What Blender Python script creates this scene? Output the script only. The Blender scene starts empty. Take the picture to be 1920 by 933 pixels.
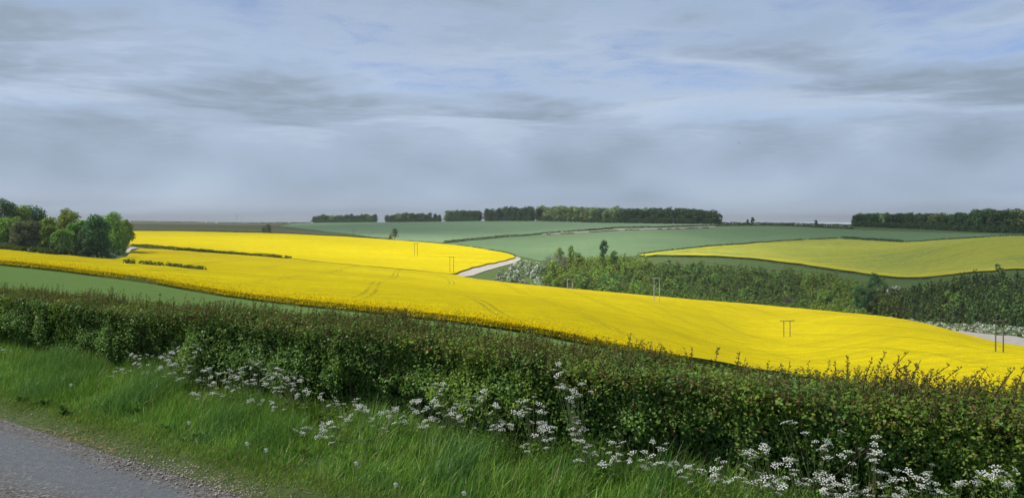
import bpy, math, random
import numpy as np
from mathutils import Vector
from mathutils.geometry import delaunay_2d_cdt

# ------------------------------------------------------------------ camera, sky, sun, exposure
scene = bpy.context.scene
F, VH, ZC = 1478.0, 420.0, 2.2          # focal length and eye level of the photograph (pixels at 1920 wide), eye height (m)
cam_data = bpy.data.cameras.new('camera')
cam_data.sensor_width = 36.0
cam_data.lens = F / 1920.0 * 36.0
cam_data.shift_y = -(466.5 - VH) / 1920.0
cam_data.clip_start, cam_data.clip_end = 0.1, 900000.0
camera = bpy.data.objects.new('camera', cam_data)
camera.location = (0, 0, ZC)
camera.rotation_euler = (math.pi / 2, 0, 0)
scene.collection.objects.link(camera)
scene.camera = camera

SUN_ELEV, SUN_DIR = math.radians(50), Vector((-0.97, -0.25, 0)).normalized()
to_sun = Vector((SUN_DIR.x * math.cos(SUN_ELEV), SUN_DIR.y * math.cos(SUN_ELEV), math.sin(SUN_ELEV)))
world = bpy.data.worlds.new('World'); scene.world = world; world.use_nodes = True
wn = world.node_tree.nodes; wl = world.node_tree.links
sky = wn.new('ShaderNodeTexSky'); sky.sky_type = 'NISHITA'; sky.sun_disc = False
sky.sun_elevation = SUN_ELEV; sky.sun_rotation = math.atan2(SUN_DIR.x, SUN_DIR.y)
sky.air_density, sky.dust_density, sky.ozone_density = 0.45, 0.1, 4.0
wn['Background'].inputs['Strength'].default_value = 0.10
wl.new(sky.outputs[0], wn['Background'].inputs['Color'])
sun_data = bpy.data.lights.new('sun', 'SUN'); sun_data.energy = 5.0; sun_data.angle = math.radians(0.55)
sun_data.color = (1.0, 0.955, 0.88)
sun = bpy.data.objects.new('sun', sun_data); sun.rotation_euler = (-to_sun).to_track_quat('-Z', 'Y').to_euler()
sun.location = (-300, 100, 400)
scene.collection.objects.link(sun)
scene.view_settings.view_transform = 'Standard'; scene.view_settings.look = 'None'
scene.view_settings.exposure = 0.8; scene.view_settings.gamma = 1.0; scene.view_settings.use_curve_mapping = False
scene.cycles.max_bounces = 6; scene.cycles.diffuse_bounces = 3; scene.cycles.transmission_bounces = 4
scene.cycles.transparent_max_bounces = 8; scene.cycles.volume_bounces = 0
scene.cycles.sample_clamp_indirect = 6.0

CLOUD_BASE, CLOUD_SEED, CLOUD_ROLL = 1000.0, 154, (417, 150)  # pattern picked so the unseen cloud overhead shades and clears chosen fields

# ------------------------------------------------------------------ helpers: linking, meshes, tags
COL = scene.collection
def tag(o, label=None, cat=None, group=None, kind=None):
    if label: o['label'] = label
    if cat: o['category'] = cat
    if group: o['group'] = group
    if kind: o['kind'] = kind
    return o
def link(name, data, parent=None, loc=None):
    o = bpy.data.objects.new(name, data); COL.objects.link(o)
    if parent is not None: o.parent = parent
    if loc is not None: o.location = loc
    return o
def empty(name, loc, rz=0.0):
    o = link(name, None, None, loc); o.rotation_euler = (0, 0, rz); o.empty_display_size = 0.2
    return o
def build_mesh(name, V, faces, mats, midx=None, smooth=False):
    """faces: list of integer arrays, each (n, k); midx: a material index per array"""
    me = bpy.data.meshes.new(name)
    V = np.asarray(V, np.float32)
    faces = [np.asarray(f, np.int32) for f in faces if len(f)]
    nl = sum(f.size for f in faces); nf = sum(len(f) for f in faces)
    me.vertices.add(len(V)); me.vertices.foreach_set('co', V.ravel())
    me.loops.add(nl); me.loops.foreach_set('vertex_index', np.concatenate([f.ravel() for f in faces]))
    me.polygons.add(nf)
    tot = np.concatenate([np.full(len(f), f.shape[1], np.int32) for f in faces])
    me.polygons.foreach_set('loop_start', np.concatenate([[0], np.cumsum(tot)[:-1]]).astype(np.int32))
    if not isinstance(mats, (list, tuple)): mats = [mats]
    for m in mats: me.materials.append(m)
    if midx is not None:
        me.polygons.foreach_set('material_index', np.concatenate([np.full(len(f), i, np.int32) for f, i in zip(faces, midx)]))
    if smooth: me.polygons.foreach_set('use_smooth', np.ones(nf, bool))
    me.update(calc_edges=True); me.validate()
    return me
class Geo:
    """collects vertices and faces of one mesh, with a material slot per batch"""
    def __init__(self): self.v, self.f, self.m, self.n = [], [], [], 0
    def add(self, V, Fa, m=0):
        V = np.asarray(V, float).reshape(-1, 3)
        if len(V) == 0: return
        self.v.append(V); self.f.append(np.asarray(Fa, np.int64) + self.n); self.m.append(m); self.n += len(V)
    def mesh(self, name, mats, smooth=False):
        return build_mesh(name, np.concatenate(self.v), self.f, mats, self.m, smooth)
def unit(a): return a / np.maximum(np.linalg.norm(a, axis=-1, keepdims=True), 1e-9)
def leaf_quads(rng, C, Nrm, size, aspect=0.55, fold=0.15, T=None):
    """one folded leaf-shaped quad for each centre"""
    n = len(C); Nrm = unit(Nrm); size = np.broadcast_to(np.asarray(size, float), (n,))[:, None]
    if T is None: T = rng.normal(size=(n, 3))
    T = unit(T - Nrm * np.sum(T * Nrm, 1, keepdims=True)); B = np.cross(Nrm, T)
    f = Nrm * size * fold
    V = np.stack([C - T * size, C + B * size * aspect + f, C + T * size, C - B * size * aspect + f], 1).reshape(-1, 3)
    return V, np.arange(4 * n).reshape(-1, 4)
def tube(path, radii, k=6, cap=True):
    path = np.asarray(path, float); n = len(path); V = []
    for i in range(n):
        d = unit(path[min(i + 1, n - 1)] - path[max(i - 1, 0)])
        ref = np.array([1., 0, 0]) if abs(d[0]) < .8 else np.array([0, 1., 0])
        a = unit(np.cross(d, ref)); b = np.cross(d, a)
        for j in range(k):
            t = 2 * math.pi * j / k
            V.append(path[i] + radii[i] * (math.cos(t) * a + math.sin(t) * b))
    Fq = [[i * k + j, i * k + (j + 1) % k, (i + 1) * k + (j + 1) % k, (i + 1) * k + j] for i in range(n - 1) for j in range(k)]
    return np.array(V), np.array(Fq)
def box(c, h):
    c = np.asarray(c, float); s = np.array([[x, y, z] for x in (-1, 1) for y in (-1, 1) for z in (-1, 1)], float)
    return c + s * np.asarray(h, float), np.array([[0, 1, 3, 2], [4, 6, 7, 5], [0, 4, 5, 1], [2, 3, 7, 6], [0, 2, 6, 4], [1, 5, 7, 3]])
def vnoise(p, seed=0):
    """smooth value noise on (n, 2) or (n, 3) points, -1..1"""
    p = np.asarray(p, float)
    if p.shape[1] == 2: p = np.concatenate([p, np.zeros((len(p), 1))], 1)
    i = np.floor(p).astype(np.int64); f = p - i; f = f * f * (3 - 2 * f); out = 0
    for dx in (0, 1):
        for dy in (0, 1):
            for dz in (0, 1):
                h = (i[:, 0] + dx) * 374761393 + (i[:, 1] + dy) * 668265263 + (i[:, 2] + dz) * 2147483647 + seed * 974711
                h = (h ^ (h >> 13)) * 1274126177 & 0x7fffffff; h = (h ^ (h >> 16)) & 0xffff
                w = (f[:, 0] if dx else 1 - f[:, 0]) * (f[:, 1] if dy else 1 - f[:, 1]) * (f[:, 2] if dz else 1 - f[:, 2])
                out = out + w * (h / 32767.5 - 1)
    return out
def fbm(p, oct=4, seed=0):
    p = np.asarray(p, float); r = 0; a = 1.0; t = 0
    for k in range(oct): r = r + a * vnoise(p * 2 ** k + 17.3 * k, seed + k); t += a; a *= .5
    return r / t

# ------------------------------------------------------------------ materials
def new_mat(name):
    m = bpy.data.materials.new(name); m.use_nodes = True
    nt = m.node_tree; nt.nodes.clear()
    out = nt.nodes.new('ShaderNodeOutputMaterial')
    def N(t, **kw):
        n = nt.nodes.new(t)
        for k, v in kw.items():
            if k[0] == '_': setattr(n, k[1:], v)
            else:
                key = int(k[1:]) if k[0] == 'i' and k[1:].isdigit() else k.replace('__', ' ')
                s = n.inputs[key]
                if hasattr(v, 'is_linked') or isinstance(v, bpy.types.NodeSocket): nt.links.new(v, s)
                else: s.default_value = v
        return n
    return m, N, nt.links, out
def rgb(c): return (c[0], c[1], c[2], 1.0)
def ramp(N, fac, stops):
    r = N('ShaderNodeValToRGB', i0=fac); e = r.color_ramp.elements
    while len(e) < len(stops): e.new(0.5)
    for el, (p, c) in zip(e, stops): el.position = p; el.color = rgb(c) if len(c) == 3 else c
    return r.outputs[0]
def mixc(N, fac, a, b, mode='MIX'):
    m = N('ShaderNodeMix', _data_type='RGBA', _blend_type=mode)
    for idx, v in ((0, fac), (6, a), (7, b)):
        if isinstance(v, bpy.types.NodeSocket): m.id_data.links.new(v, m.inputs[idx])
        else: m.inputs[idx].default_value = v if idx == 0 else rgb(v)
    return m.outputs[2]
def math_n(N, op, a, b=0.0, clamp=False):
    return N('ShaderNodeMath', _operation=op, i0=a, i1=b, _use_clamp=clamp).outputs[0]
def leaf_mat(name, cols, trans=0.3, vary=0.12, gloss=0.0):
    """leaves: colour differs from leaf to leaf and a little from plant to plant"""
    m, N, L, out = new_mat(name)
    g = N('ShaderNodeNewGeometry'); oi = N('ShaderNodeObjectInfo')
    k = len(cols)
    c = ramp(N, g.outputs['Random Per Island'], [(i / max(k - 1, 1), cols[i]) for i in range(k)])
    hv = N('ShaderNodeHueSaturation', Color=c)
    L.new(math_n(N, 'MULTIPLY_ADD', oi.outputs['Random'], 0.05), hv.inputs['Hue']); hv.inputs['Hue'].links[0].from_node.inputs[2].default_value = 0.475
    va = math_n(N, 'MULTIPLY_ADD', oi.outputs['Random'], 2 * vary); va.node.inputs[2].default_value = 1 - vary
    L.new(va, hv.inputs['Value'])
    d = N('ShaderNodeBsdfDiffuse', Color=hv.outputs[0]); t = N('ShaderNodeBsdfTranslucent', Color=hv.outputs[0])
    s = N('ShaderNodeMixShader', i0=trans, i1=d.outputs[0], i2=t.outputs[0]).outputs[0]
    if gloss:
        gl = N('ShaderNodeBsdfGlossy', Roughness=0.42); gl.inputs['Color'].default_value = (1, 1, 1, 1)
        s = N('ShaderNodeMixShader', i0=gloss, i1=s, i2=gl.outputs[0]).outputs[0]
    L.new(s, out.inputs['Surface'])
    return m
def bark_mat(name, a, b, scale=8.0):
    m, N, L, out = new_mat(name)
    tc = N('ShaderNodeTexCoord'); mp = N('ShaderNodeMapping', Vector=tc.outputs['Object']); mp.inputs['Scale'].default_value = (scale, scale, scale * .2)
    n = N('ShaderNodeTexNoise', Vector=mp.outputs[0], Scale=1.0, Detail=4.0)
    c = ramp(N, n.outputs[0], [(0.35, a), (0.65, b)])
    bp = N('ShaderNodeBump', Height=n.outputs[0], Strength=0.5, Distance=0.02)
    d = N('ShaderNodeBsdfDiffuse', Color=c, Normal=bp.outputs[0]); L.new(d.outputs[0], out.inputs['Surface'])
    return m
def crop_mat(name, base, alt, streak, angle, tram=0.0, tram_col=(0.05, 0.07, 0.02), grain=0.5, grain_col=None, tram_w=0.35, bump=0.3, big=0.006, grain_scale=2.6, tram_angle=None):
    """a sown field: broad uneven patches, fine streaks along the drilling, wheel lines where no crop stands"""
    m, N, L, out = new_mat(name)
    geo = N('ShaderNodeNewGeometry')
    rot = N('ShaderNodeMapping', Vector=geo.outputs['Position']); rot.inputs['Rotation'].default_value = (0, 0, angle); 
    pos = rot.outputs[0]
    n1 = N('ShaderNodeTexNoise', Vector=geo.outputs['Position'], Scale=big, Detail=5.0, Roughness=0.55)
    sm = N('ShaderNodeMapping', Vector=pos); sm.inputs['Scale'].default_value = (0.012, 0.22, 0.0)
    n2 = N('ShaderNodeTexNoise', Vector=sm.outputs[0], Scale=1.0, Detail=4.0, Roughness=0.6)
    n3 = N('ShaderNodeTexNoise', Vector=geo.outputs['Position'], Scale=grain_scale, Detail=4.0, Roughness=0.75)
    c = mixc(N, ramp(N, n1.outputs[0], [(0.38, (0, 0, 0)), (0.66, (1, 1, 1))]), base, alt)
    c = mixc(N, ramp(N, n2.outputs[0], [(0.45, (0, 0, 0)), (0.72, (.75, .75, .75))]), c, streak)
    n4 = N('ShaderNodeTexNoise', Vector=geo.outputs['Position'], Scale=0.22, Detail=4.0, Roughness=0.7)
    c = mixc(N, ramp(N, n4.outputs[0], [(0.44, (0, 0, 0)), (0.70, (.7, .7, .7))]), c, streak)
    if grain_col: c = mixc(N, ramp(N, n3.outputs[0], [(0.40, (grain,) * 3), (0.56, (0, 0, 0))]), c, grain_col)
    if tram:
        rt = N('ShaderNodeMapping', Vector=geo.outputs['Position']); rt.inputs['Rotation'].default_value = (0, 0, angle if tram_angle is None else tram_angle)
        sep = N('ShaderNodeSeparateXYZ', Vector=rt.outputs[0])
        wob = N('ShaderNodeTexNoise', Vector=geo.outputs['Position'], Scale=0.0035, Detail=1.0)
        yy = math_n(N, 'ADD', sep.outputs[1], math_n(N, 'MULTIPLY', wob.outputs[0], 40.0))
        r = math_n(N, 'MODULO', math_n(N, 'ADD', yy, 24000.0), tram)
        masks = []
        for o in (2.0, 3.9):
            dlt = math_n(N, 'ABSOLUTE', math_n(N, 'SUBTRACT', r, o))
            masks.append(math_n(N, 'LESS_THAN', dlt, tram_w * .5))
        mk = math_n(N, 'MAXIMUM', masks[0], masks[1])
        br = N('ShaderNodeTexNoise', Vector=geo.outputs['Position'], Scale=0.012, Detail=2.0)
        mk = math_n(N, 'MULTIPLY', mk, ramp(N, br.outputs[0], [(0.38, (.05, .05, .05)), (0.62, (.8, .8, .8))]))
        c = mixc(N, mk, c, tram_col)
    bp = N('ShaderNodeBump', Height=n3.outputs[0], Strength=bump, Distance=0.25)
    d = N('ShaderNodeBsdfDiffuse', Color=c, Roughness=0.6, Normal=bp.outputs[0])
    L.new(d.outputs[0], out.inputs['Surface'])
    return m
def speckle_mat(name, cols, scale, bump=0.4, dist=0.01, rough=0.9, extra=None):
    m, N, L, out = new_mat(name)
    geo = N('ShaderNodeNewGeometry')
    n = N('ShaderNodeTexNoise', Vector=geo.outputs['Position'], Scale=scale, Detail=5.0, Roughness=0.7)
    c = ramp(N, n.outputs[0], [(0.3 + 0.4 * i / (len(cols) - 1), cols[i]) for i in range(len(cols))])
    bp = N('ShaderNodeBump', Height=n.outputs[0], Strength=bump, Distance=dist)
    d = N('ShaderNodeBsdfPrincipled', Roughness=rough, Normal=bp.outputs[0]); L.new(c, d.inputs['Base Color'])
    d.inputs['Specular IOR Level'].default_value = 0.2
    L.new(d.outputs[0], out.inputs['Surface'])
    return m

M = {}
M['rape'] = crop_mat('rapeseed_in_flower', (0.78, 0.615, 0.004), (0.55, 0.42, 0.004), (0.43, 0.35, 0.012), math.radians(-33), tram=24.0, tram_col=(0.30, 0.26, 0.02), grain=0.7, grain_col=(0.34, 0.30, 0.015), bump=0.8, tram_w=0.8, tram_angle=math.radians(84), big=0.009)  # patches and streaks: uneven crop, plus soft shade bands put into the colour
M['rape_far'] = crop_mat('rapeseed_in_flower_far_slope', (0.76, 0.605, 0.004), (0.61, 0.475, 0.004), (0.49, 0.39, 0.010), math.radians(-6), tram=24.0, tram_col=(0.40, 0.33, 0.02), grain=0.4, grain_col=(0.45, 0.40, 0.01), bump=0.4, tram_w=0.9, tram_angle=math.radians(-12), big=0.008)
M['rape_side'] = speckle_mat('rapeseed_stems', [(0.03, 0.05, 0.014), (0.08, 0.11, 0.02), (0.24, 0.22, 0.015)], 3.0, 0.8, 0.3)
M['rape_thin'] = crop_mat('rapeseed_going_over', (0.40, 0.41, 0.075), (0.24, 0.315, 0.08), (0.60, 0.53, 0.05), math.radians(-3), tram=0, grain=0.3, grain_col=(0.10, 0.15, 0.03), big=0.012)
M['rape_rim'] = crop_mat('rapeseed_rim', (0.50, 0.46, 0.045), (0.38, 0.38, 0.06), (0.58, 0.50, 0.03), 0.0, tram=0)
M['wheat_near'] = crop_mat('young_wheat_near', (0.135, 0.215, 0.06), (0.11, 0.18, 0.05), (0.155, 0.235, 0.07), math.radians(-30), grain=0.3, grain_col=(0.04, 0.09, 0.025))
M['wheat'] = crop_mat('young_wheat', (0.185, 0.265, 0.13), (0.155, 0.235, 0.115), (0.115, 0.185, 0.09), math.radians(-6), tram=24.0, tram_col=(0.08, 0.17, 0.09), tram_w=0.8)
M['wheat_top'] = crop_mat('young_wheat_upper', (0.265, 0.37, 0.19), (0.225, 0.33, 0.17), (0.19, 0.28, 0.145), math.radians(4), tram=24.0, tram_col=(0.07, 0.15, 0.07), tram_w=0.7)
M['stubble'] = crop_mat('rough_olive_pasture', (0.15, 0.155, 0.085), (0.125, 0.14, 0.07), (0.18, 0.17, 0.10), math.radians(2))
M['rape_side_far'] = speckle_mat('rapeseed_flowering_side', [(0.16, 0.16, 0.015), (0.40, 0.33, 0.012), (0.62, 0.49, 0.008)], 2.0, 0.8, 0.3)
M['wheat_side'] = speckle_mat('wheat_stems', [(0.04, 0.08, 0.03), (0.07, 0.12, 0.04)], 3.0)
M['rough_grass'] = crop_mat('rough_grass', (0.11, 0.165, 0.055), (0.085, 0.13, 0.045), (0.15, 0.195, 0.075), 0.3, grain=0.4, grain_col=(0.04, 0.06, 0.02))
M['chalk'] = speckle_mat('chalk_track', [(0.33, 0.29, 0.24), (0.42, 0.38, 0.325), (0.50, 0.46, 0.40)], 0.5, 0.3, 0.1)
M['chalk_soil'] = speckle_mat('chalky_soil', [(0.30, 0.24, 0.18), (0.40, 0.34, 0.27), (0.48, 0.42, 0.35)], 0.6, 0.3, 0.1)
M['bark'] = bark_mat('bark', (0.06, 0.05, 0.04), (0.12, 0.10, 0.08))
M['bark_pale'] = bark_mat('pale_bark', (0.13, 0.12, 0.10), (0.24, 0.22, 0.19))
M['twig'] = bark_mat('twig', (0.05, 0.035, 0.025), (0.10, 0.07, 0.05), 40)
M['twig_bare'] = bark_mat('bare_twigs', (0.14, 0.115, 0.095), (0.22, 0.19, 0.16), 2)
M['pole_wood'] = bark_mat('weathered_pole', (0.10, 0.085, 0.07), (0.20, 0.175, 0.15), 10)
M['pole_lit'] = bark_mat('sunlit_pole', (0.34, 0.33, 0.30), (0.46, 0.45, 0.41), 10)  # lighter copy of the pole wood, with sunlight put into its colour
M['insulator'] = speckle_mat('porcelain', [(0.18, 0.16, 0.15), (0.28, 0.26, 0.24)], 5, 0, .01, .3)
M['leaf_beech'] = leaf_mat('beech_leaves', [(0.125, 0.213, 0.038), (0.189, 0.307, 0.053), (0.283, 0.425, 0.076)])
M['leaf_bright'] = leaf_mat('fresh_green_leaves', [(0.147, 0.227, 0.042), (0.217, 0.317, 0.058), (0.301, 0.406, 0.082)])
M['leaf_dark'] = leaf_mat('dark_leaves', [(0.057, 0.116, 0.048), (0.088, 0.169, 0.061), (0.129, 0.221, 0.076)])
M['leaf_brown'] = leaf_mat('bronze_leaves', [(0.12, 0.135, 0.06), (0.17, 0.175, 0.08), (0.15, 0.20, 0.075)])
M['leaf_wood'] = leaf_mat('woodland_leaves', [(0.067, 0.118, 0.047), (0.105, 0.172, 0.062), (0.149, 0.227, 0.086)], vary=0.25)
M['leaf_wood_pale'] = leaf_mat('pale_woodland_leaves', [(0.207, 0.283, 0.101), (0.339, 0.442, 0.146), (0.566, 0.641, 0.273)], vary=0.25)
M['leaf_young'] = leaf_mat('plantation_leaves', [(0.099, 0.161, 0.041), (0.152, 0.239, 0.057), (0.225, 0.323, 0.086)], vary=0.3)
M['leaf_young_pale'] = leaf_mat('pale_plantation_leaves', [(0.166, 0.24, 0.044), (0.238, 0.332, 0.061), (0.321, 0.413, 0.089)], vary=0.25)  # paler leaves: partly the species, partly sunlight put into the colour
M['needle'] = leaf_mat('conifer_needles', [(0.057, 0.1, 0.036), (0.092, 0.15, 0.05), (0.138, 0.206, 0.072)], trans=0.15, vary=0.25)
M['leaf_field_hedge'] = leaf_mat('field_hedge_leaves', [(0.043, 0.075, 0.021), (0.072, 0.112, 0.026), (0.101, 0.135, 0.04)])
M['blossom'] = leaf_mat('hawthorn_blossom', [(0.55, 0.56, 0.47), (0.68, 0.69, 0.6), (0.78, 0.78, 0.72)], trans=0.2)
M['hedge_leaf'] = leaf_mat('hawthorn_leaves', [(0.038, 0.099, 0.021), (0.061, 0.152, 0.026), (0.092, 0.206, 0.034), (0.128, 0.26, 0.044)], trans=0.28, vary=0.0, gloss=0.014)
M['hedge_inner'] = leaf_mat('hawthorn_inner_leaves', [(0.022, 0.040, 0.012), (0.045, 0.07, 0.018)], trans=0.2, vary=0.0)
M['hedge_fresh'] = leaf_mat('fresh_hawthorn_leaves', [(0.094, 0.198, 0.029), (0.138, 0.264, 0.036), (0.188, 0.312, 0.046)], trans=0.35, vary=0.0, gloss=0.01)
M['shoot_leaf'] = leaf_mat('young_shoot_leaves', [(0.178, 0.095, 0.043), (0.162, 0.128, 0.043), (0.111, 0.157, 0.038), (0.2, 0.138, 0.052)], trans=0.3, vary=0.0)
M['grass'] = leaf_mat('grass_blades', [(0.095, 0.214, 0.029), (0.159, 0.305, 0.036), (0.222, 0.376, 0.048), (0.333, 0.454, 0.084)], trans=0.32, vary=0.0, gloss=0.02)
M['grass_dark'] = leaf_mat('coarse_grass_blades', [(0.072, 0.166, 0.038), (0.118, 0.23, 0.049), (0.17, 0.3, 0.068)], trans=0.3, vary=0.0, gloss=0.02)
M['grass_short'] = leaf_mat('short_verge_grass', [(0.113, 0.205, 0.031), (0.166, 0.258, 0.037), (0.231, 0.291, 0.051), (0.265, 0.265, 0.076)], trans=0.25, vary=0.0)
M['straw'] = leaf_mat('dry_straw', [(0.24, 0.18, 0.09), (0.34, 0.27, 0.15), (0.42, 0.35, 0.21)], trans=0.15, vary=0.0)
M['soil'] = speckle_mat('verge_soil', [(0.035, 0.055, 0.018), (0.055, 0.085, 0.024), (0.09, 0.105, 0.035)], 14.0, 0.6, 0.02)
M['stone'] = leaf_mat('flint_and_chalk_gravel', [(0.10, 0.092, 0.085), (0.22, 0.20, 0.17), (0.36, 0.32, 0.26), (0.52, 0.47, 0.39)], trans=0.0, vary=0.0)
M['petal'] = leaf_mat('cow_parsley_petals', [(0.74, 0.76, 0.68), (0.84, 0.85, 0.79), (0.9, 0.9, 0.86)], trans=0.25, vary=0.0)
M['stem'] = leaf_mat('cow_parsley_stem', [(0.14, 0.19, 0.06), (0.17, 0.20, 0.09)], trans=0.1, vary=0.0)
M['clock'] = leaf_mat('dandelion_clock', [(0.55, 0.54, 0.50), (0.7, 0.7, 0.66)], trans=0.5, vary=0.0)
M['rape_flower'] = leaf_mat('rapeseed_flower_spikes', [(0.30, 0.30, 0.01), (0.66, 0.52, 0.004), (0.78, 0.62, 0.004), (0.85, 0.68, 0.005)], trans=0.25, vary=0.0)
M['dock_leaf'] = leaf_mat('dock_leaves', [(0.045, 0.10, 0.02), (0.07, 0.14, 0.028), (0.10, 0.17, 0.035)], trans=0.25, vary=0.15)
M['bird'] = speckle_mat('dark_feathers', [(0.02, 0.02, 0.022), (0.04, 0.04, 0.045)], 30)
M['turbine'] = speckle_mat('turbine_paint', [(0.30, 0.30, 0.31), (0.36, 0.36, 0.37)], 1.0, 0, .01, .4)
def asphalt():
    m, N, L, out = new_mat('worn_asphalt')
    geo = N('ShaderNodeNewGeometry')
    rot = N('ShaderNodeMapping', Vector=geo.outputs['Position']); rot.inputs['Rotation'].default_value = (0, 0, math.atan2(0.576, 0.818))
    st = N('ShaderNodeMapping', Vector=rot.outputs[0]); st.inputs['Scale'].default_value = (0.28, 1.5, 0)
    big = N('ShaderNodeTexNoise', Vector=st.outputs[0], Scale=1.0, Detail=3.0)
    agg = N('ShaderNodeTexVoronoi', Vector=geo.outputs['Position'], Scale=52.0)
    fine = N('ShaderNodeTexNoise', Vector=geo.outputs['Position'], Scale=26.0, Detail=4.0, Roughness=0.75)
    sep = N('ShaderNodeSeparateXYZ', Vector=rot.outputs[0])
    # a worn, bitumen-filled strip runs along the edge of the lane
    e1 = N('ShaderNodeMapRange', Value=math_n(N, 'ADD', sep.outputs[1], math_n(N, 'MULTIPLY', big.outputs[0], 0.9)), i1=3.35, i2=3.75).outputs[0]
    e2 = N('ShaderNodeMapRange', Value=math_n(N, 'ADD', sep.outputs[1], math_n(N, 'MULTIPLY', big.outputs[0], 0.5)), i1=4.05, i2=3.85).outputs[0]
    patch = math_n(N, 'MULTIPLY', e1, e2)
    stones = ramp(N, agg.outputs['Color'], [(0.0, (0.036, 0.034, 0.032)), (0.45, (0.115, 0.11, 0.10)), (0.75, (0.205, 0.195, 0.175)), (1.0, (0.42, 0.395, 0.355))])
    stones = mixc(N, ramp(N, fine.outputs[0], [(0.42, (0, 0, 0)), (0.62, (0.75, 0.75, 0.75))]), stones, (0.032, 0.031, 0.031))
    stones = mixc(N, ramp(N, big.outputs[0], [(0.42, (0, 0, 0)), (0.66, (0.5, 0.5, 0.5))]), stones, (0.12, 0.115, 0.11))
    smooth = mixc(N, ramp(N, fine.outputs[0], [(0.35, (0, 0, 0)), (0.7, (1, 1, 1))]), (0.078, 0.088, 0.10), (0.16, 0.172, 0.188))
    c = mixc(N, math_n(N, 'MULTIPLY', patch, 0.65), stones, smooth)
    bp = N('ShaderNodeBump', Height=agg.outputs['Distance'], Strength=0.55, Distance=0.006)
    b2 = N('ShaderNodeBump', Height=fine.outputs[0], Strength=0.4, Distance=0.006, Normal=bp.outputs[0])
    p = N('ShaderNodeBsdfPrincipled', Normal=b2.outputs[0]); L.new(c, p.inputs['Base Color'])
    rr = N('ShaderNodeMapRange', Value=patch, i3=0.9, i4=0.6); L.new(rr.outputs[0], p.inputs['Roughness']); p.inputs['Specular IOR Level'].default_value = 0.22
    L.new(p.outputs[0], out.inputs['Surface'])
    return m
M['asphalt'] = asphalt()

# ------------------------------------------------------------------ the lie of the land
def pchip(X, Y, q):
    h = np.diff(X, axis=1); d = np.diff(Y, axis=1) / h
    m = np.zeros_like(Y)
    w1 = 2 * h[:, 1:] + h[:, :-1]; w2 = h[:, 1:] + 2 * h[:, :-1]
    ok = d[:, :-1] * d[:, 1:] > 0
    den = np.where(ok, w1 / np.where(ok, d[:, :-1], 1) + w2 / np.where(ok, d[:, 1:], 1), 1)
    m[:, 1:-1] = np.where(ok, (w1 + w2) / den, 0)
    m[:, 0] = d[:, 0]; m[:, -1] = d[:, -1]
    k = np.clip(np.sum(X[:, 1:-1] <= q[:, None], 1), 0, X.shape[1] - 2)
    r = np.arange(len(q)); hh = h[r, k]; t = (q - X[r, k]) / hh
    return ((2*t**3 - 3*t**2 + 1) * Y[r, k] + (t**3 - 2*t**2 + t) * hh * m[r, k] + (-2*t**3 + 3*t**2) * Y[r, k+1] + (t**3 - t**2) * hh * m[r, k+1])
# bearings (as the column u that they have from the road) and, on each, successive folds of the ground: (distance, fall of sight line)
FOLDS = {
 -460: [(72,476),(186,466),(240,462),(340,459),(420,458),(470,457),(600,450),(850,440),(1100,432),(1700,426)],
 0:    [(60,528),(146,499),(200,481),(320,470),(400,467),(460,464),(600,455),(850,440),(1100,430),(1800,420)],
 240:  [(60,548),(133,527),(200,505),(340,486),(410,473),(450,466),(600,451),(850,436),(1100,427),(1900,416)],
 480:  [(58,588),(117,566),(200,525),(350,497),(430,485),(470,479),(620,458),(850,438),(1100,429),(1900,418.5)],
 720:  [(54,620),(104,593),(190,547),(370,514),(460,503),(500,495),(600,470),(760,450),(1000,436),(1750,416.5)],
 960:  [(50,650),(96,624),(180,575),(400,535),(470,534),(520,508),(580,484),(720,468),(950,442),(1400,414.5)],
 1200: [(48,675),(96,668),(210,600),(370,557),(435,569),(480,558),(545,515),(625,480),(880,431),(1150,419)],
 1440: [(46,705),(100,708),(255,640),(420,577),(470,591),(510,583),(570,540),(640,486),(800,453),(1100,421)],
 1680: [(44,735),(100,748),(190,655),(330,601),(370,613),(410,605),(480,560),(560,520),(740,454),(1050,428)],
 1920: [(43,790),(93,775),(165,678),(240,655),(275,640),(300,628),(380,560),(470,508),(640,445),(810,437.5)],
 2560: [(43,840),(93,800),(140,735),(220,700),(260,685),(290,668),(380,590),(470,520),(640,455),(810,440)],
}
_cols = sorted(FOLDS); _tab = np.array([FOLDS[c] + [(5000, 424.0), (13000, 423.0)] for c in _cols], float)
UG = np.arange(-460, 2561, 4.0)
_cx = np.tile(np.array(_cols, float), (len(UG), 1))
LYG = np.stack([pchip(_cx, np.tile(np.log(_tab[:, k, 0]), (len(UG), 1)), UG) for k in range(12)], 1)
VG = np.stack([pchip(_cx, np.tile(_tab[:, k, 1], (len(UG), 1)), UG) for k in range(12)], 1)
def nodes_at(u):
    q = np.clip((np.asarray(u, float) - UG[0]) / 4.0, 0, len(UG) - 1.001); i = q.astype(int); f = (q - i)[:, None]
    return LYG[i] * (1 - f) + LYG[i + 1] * f, VG[i] * (1 - f) + VG[i + 1] * f
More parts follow.
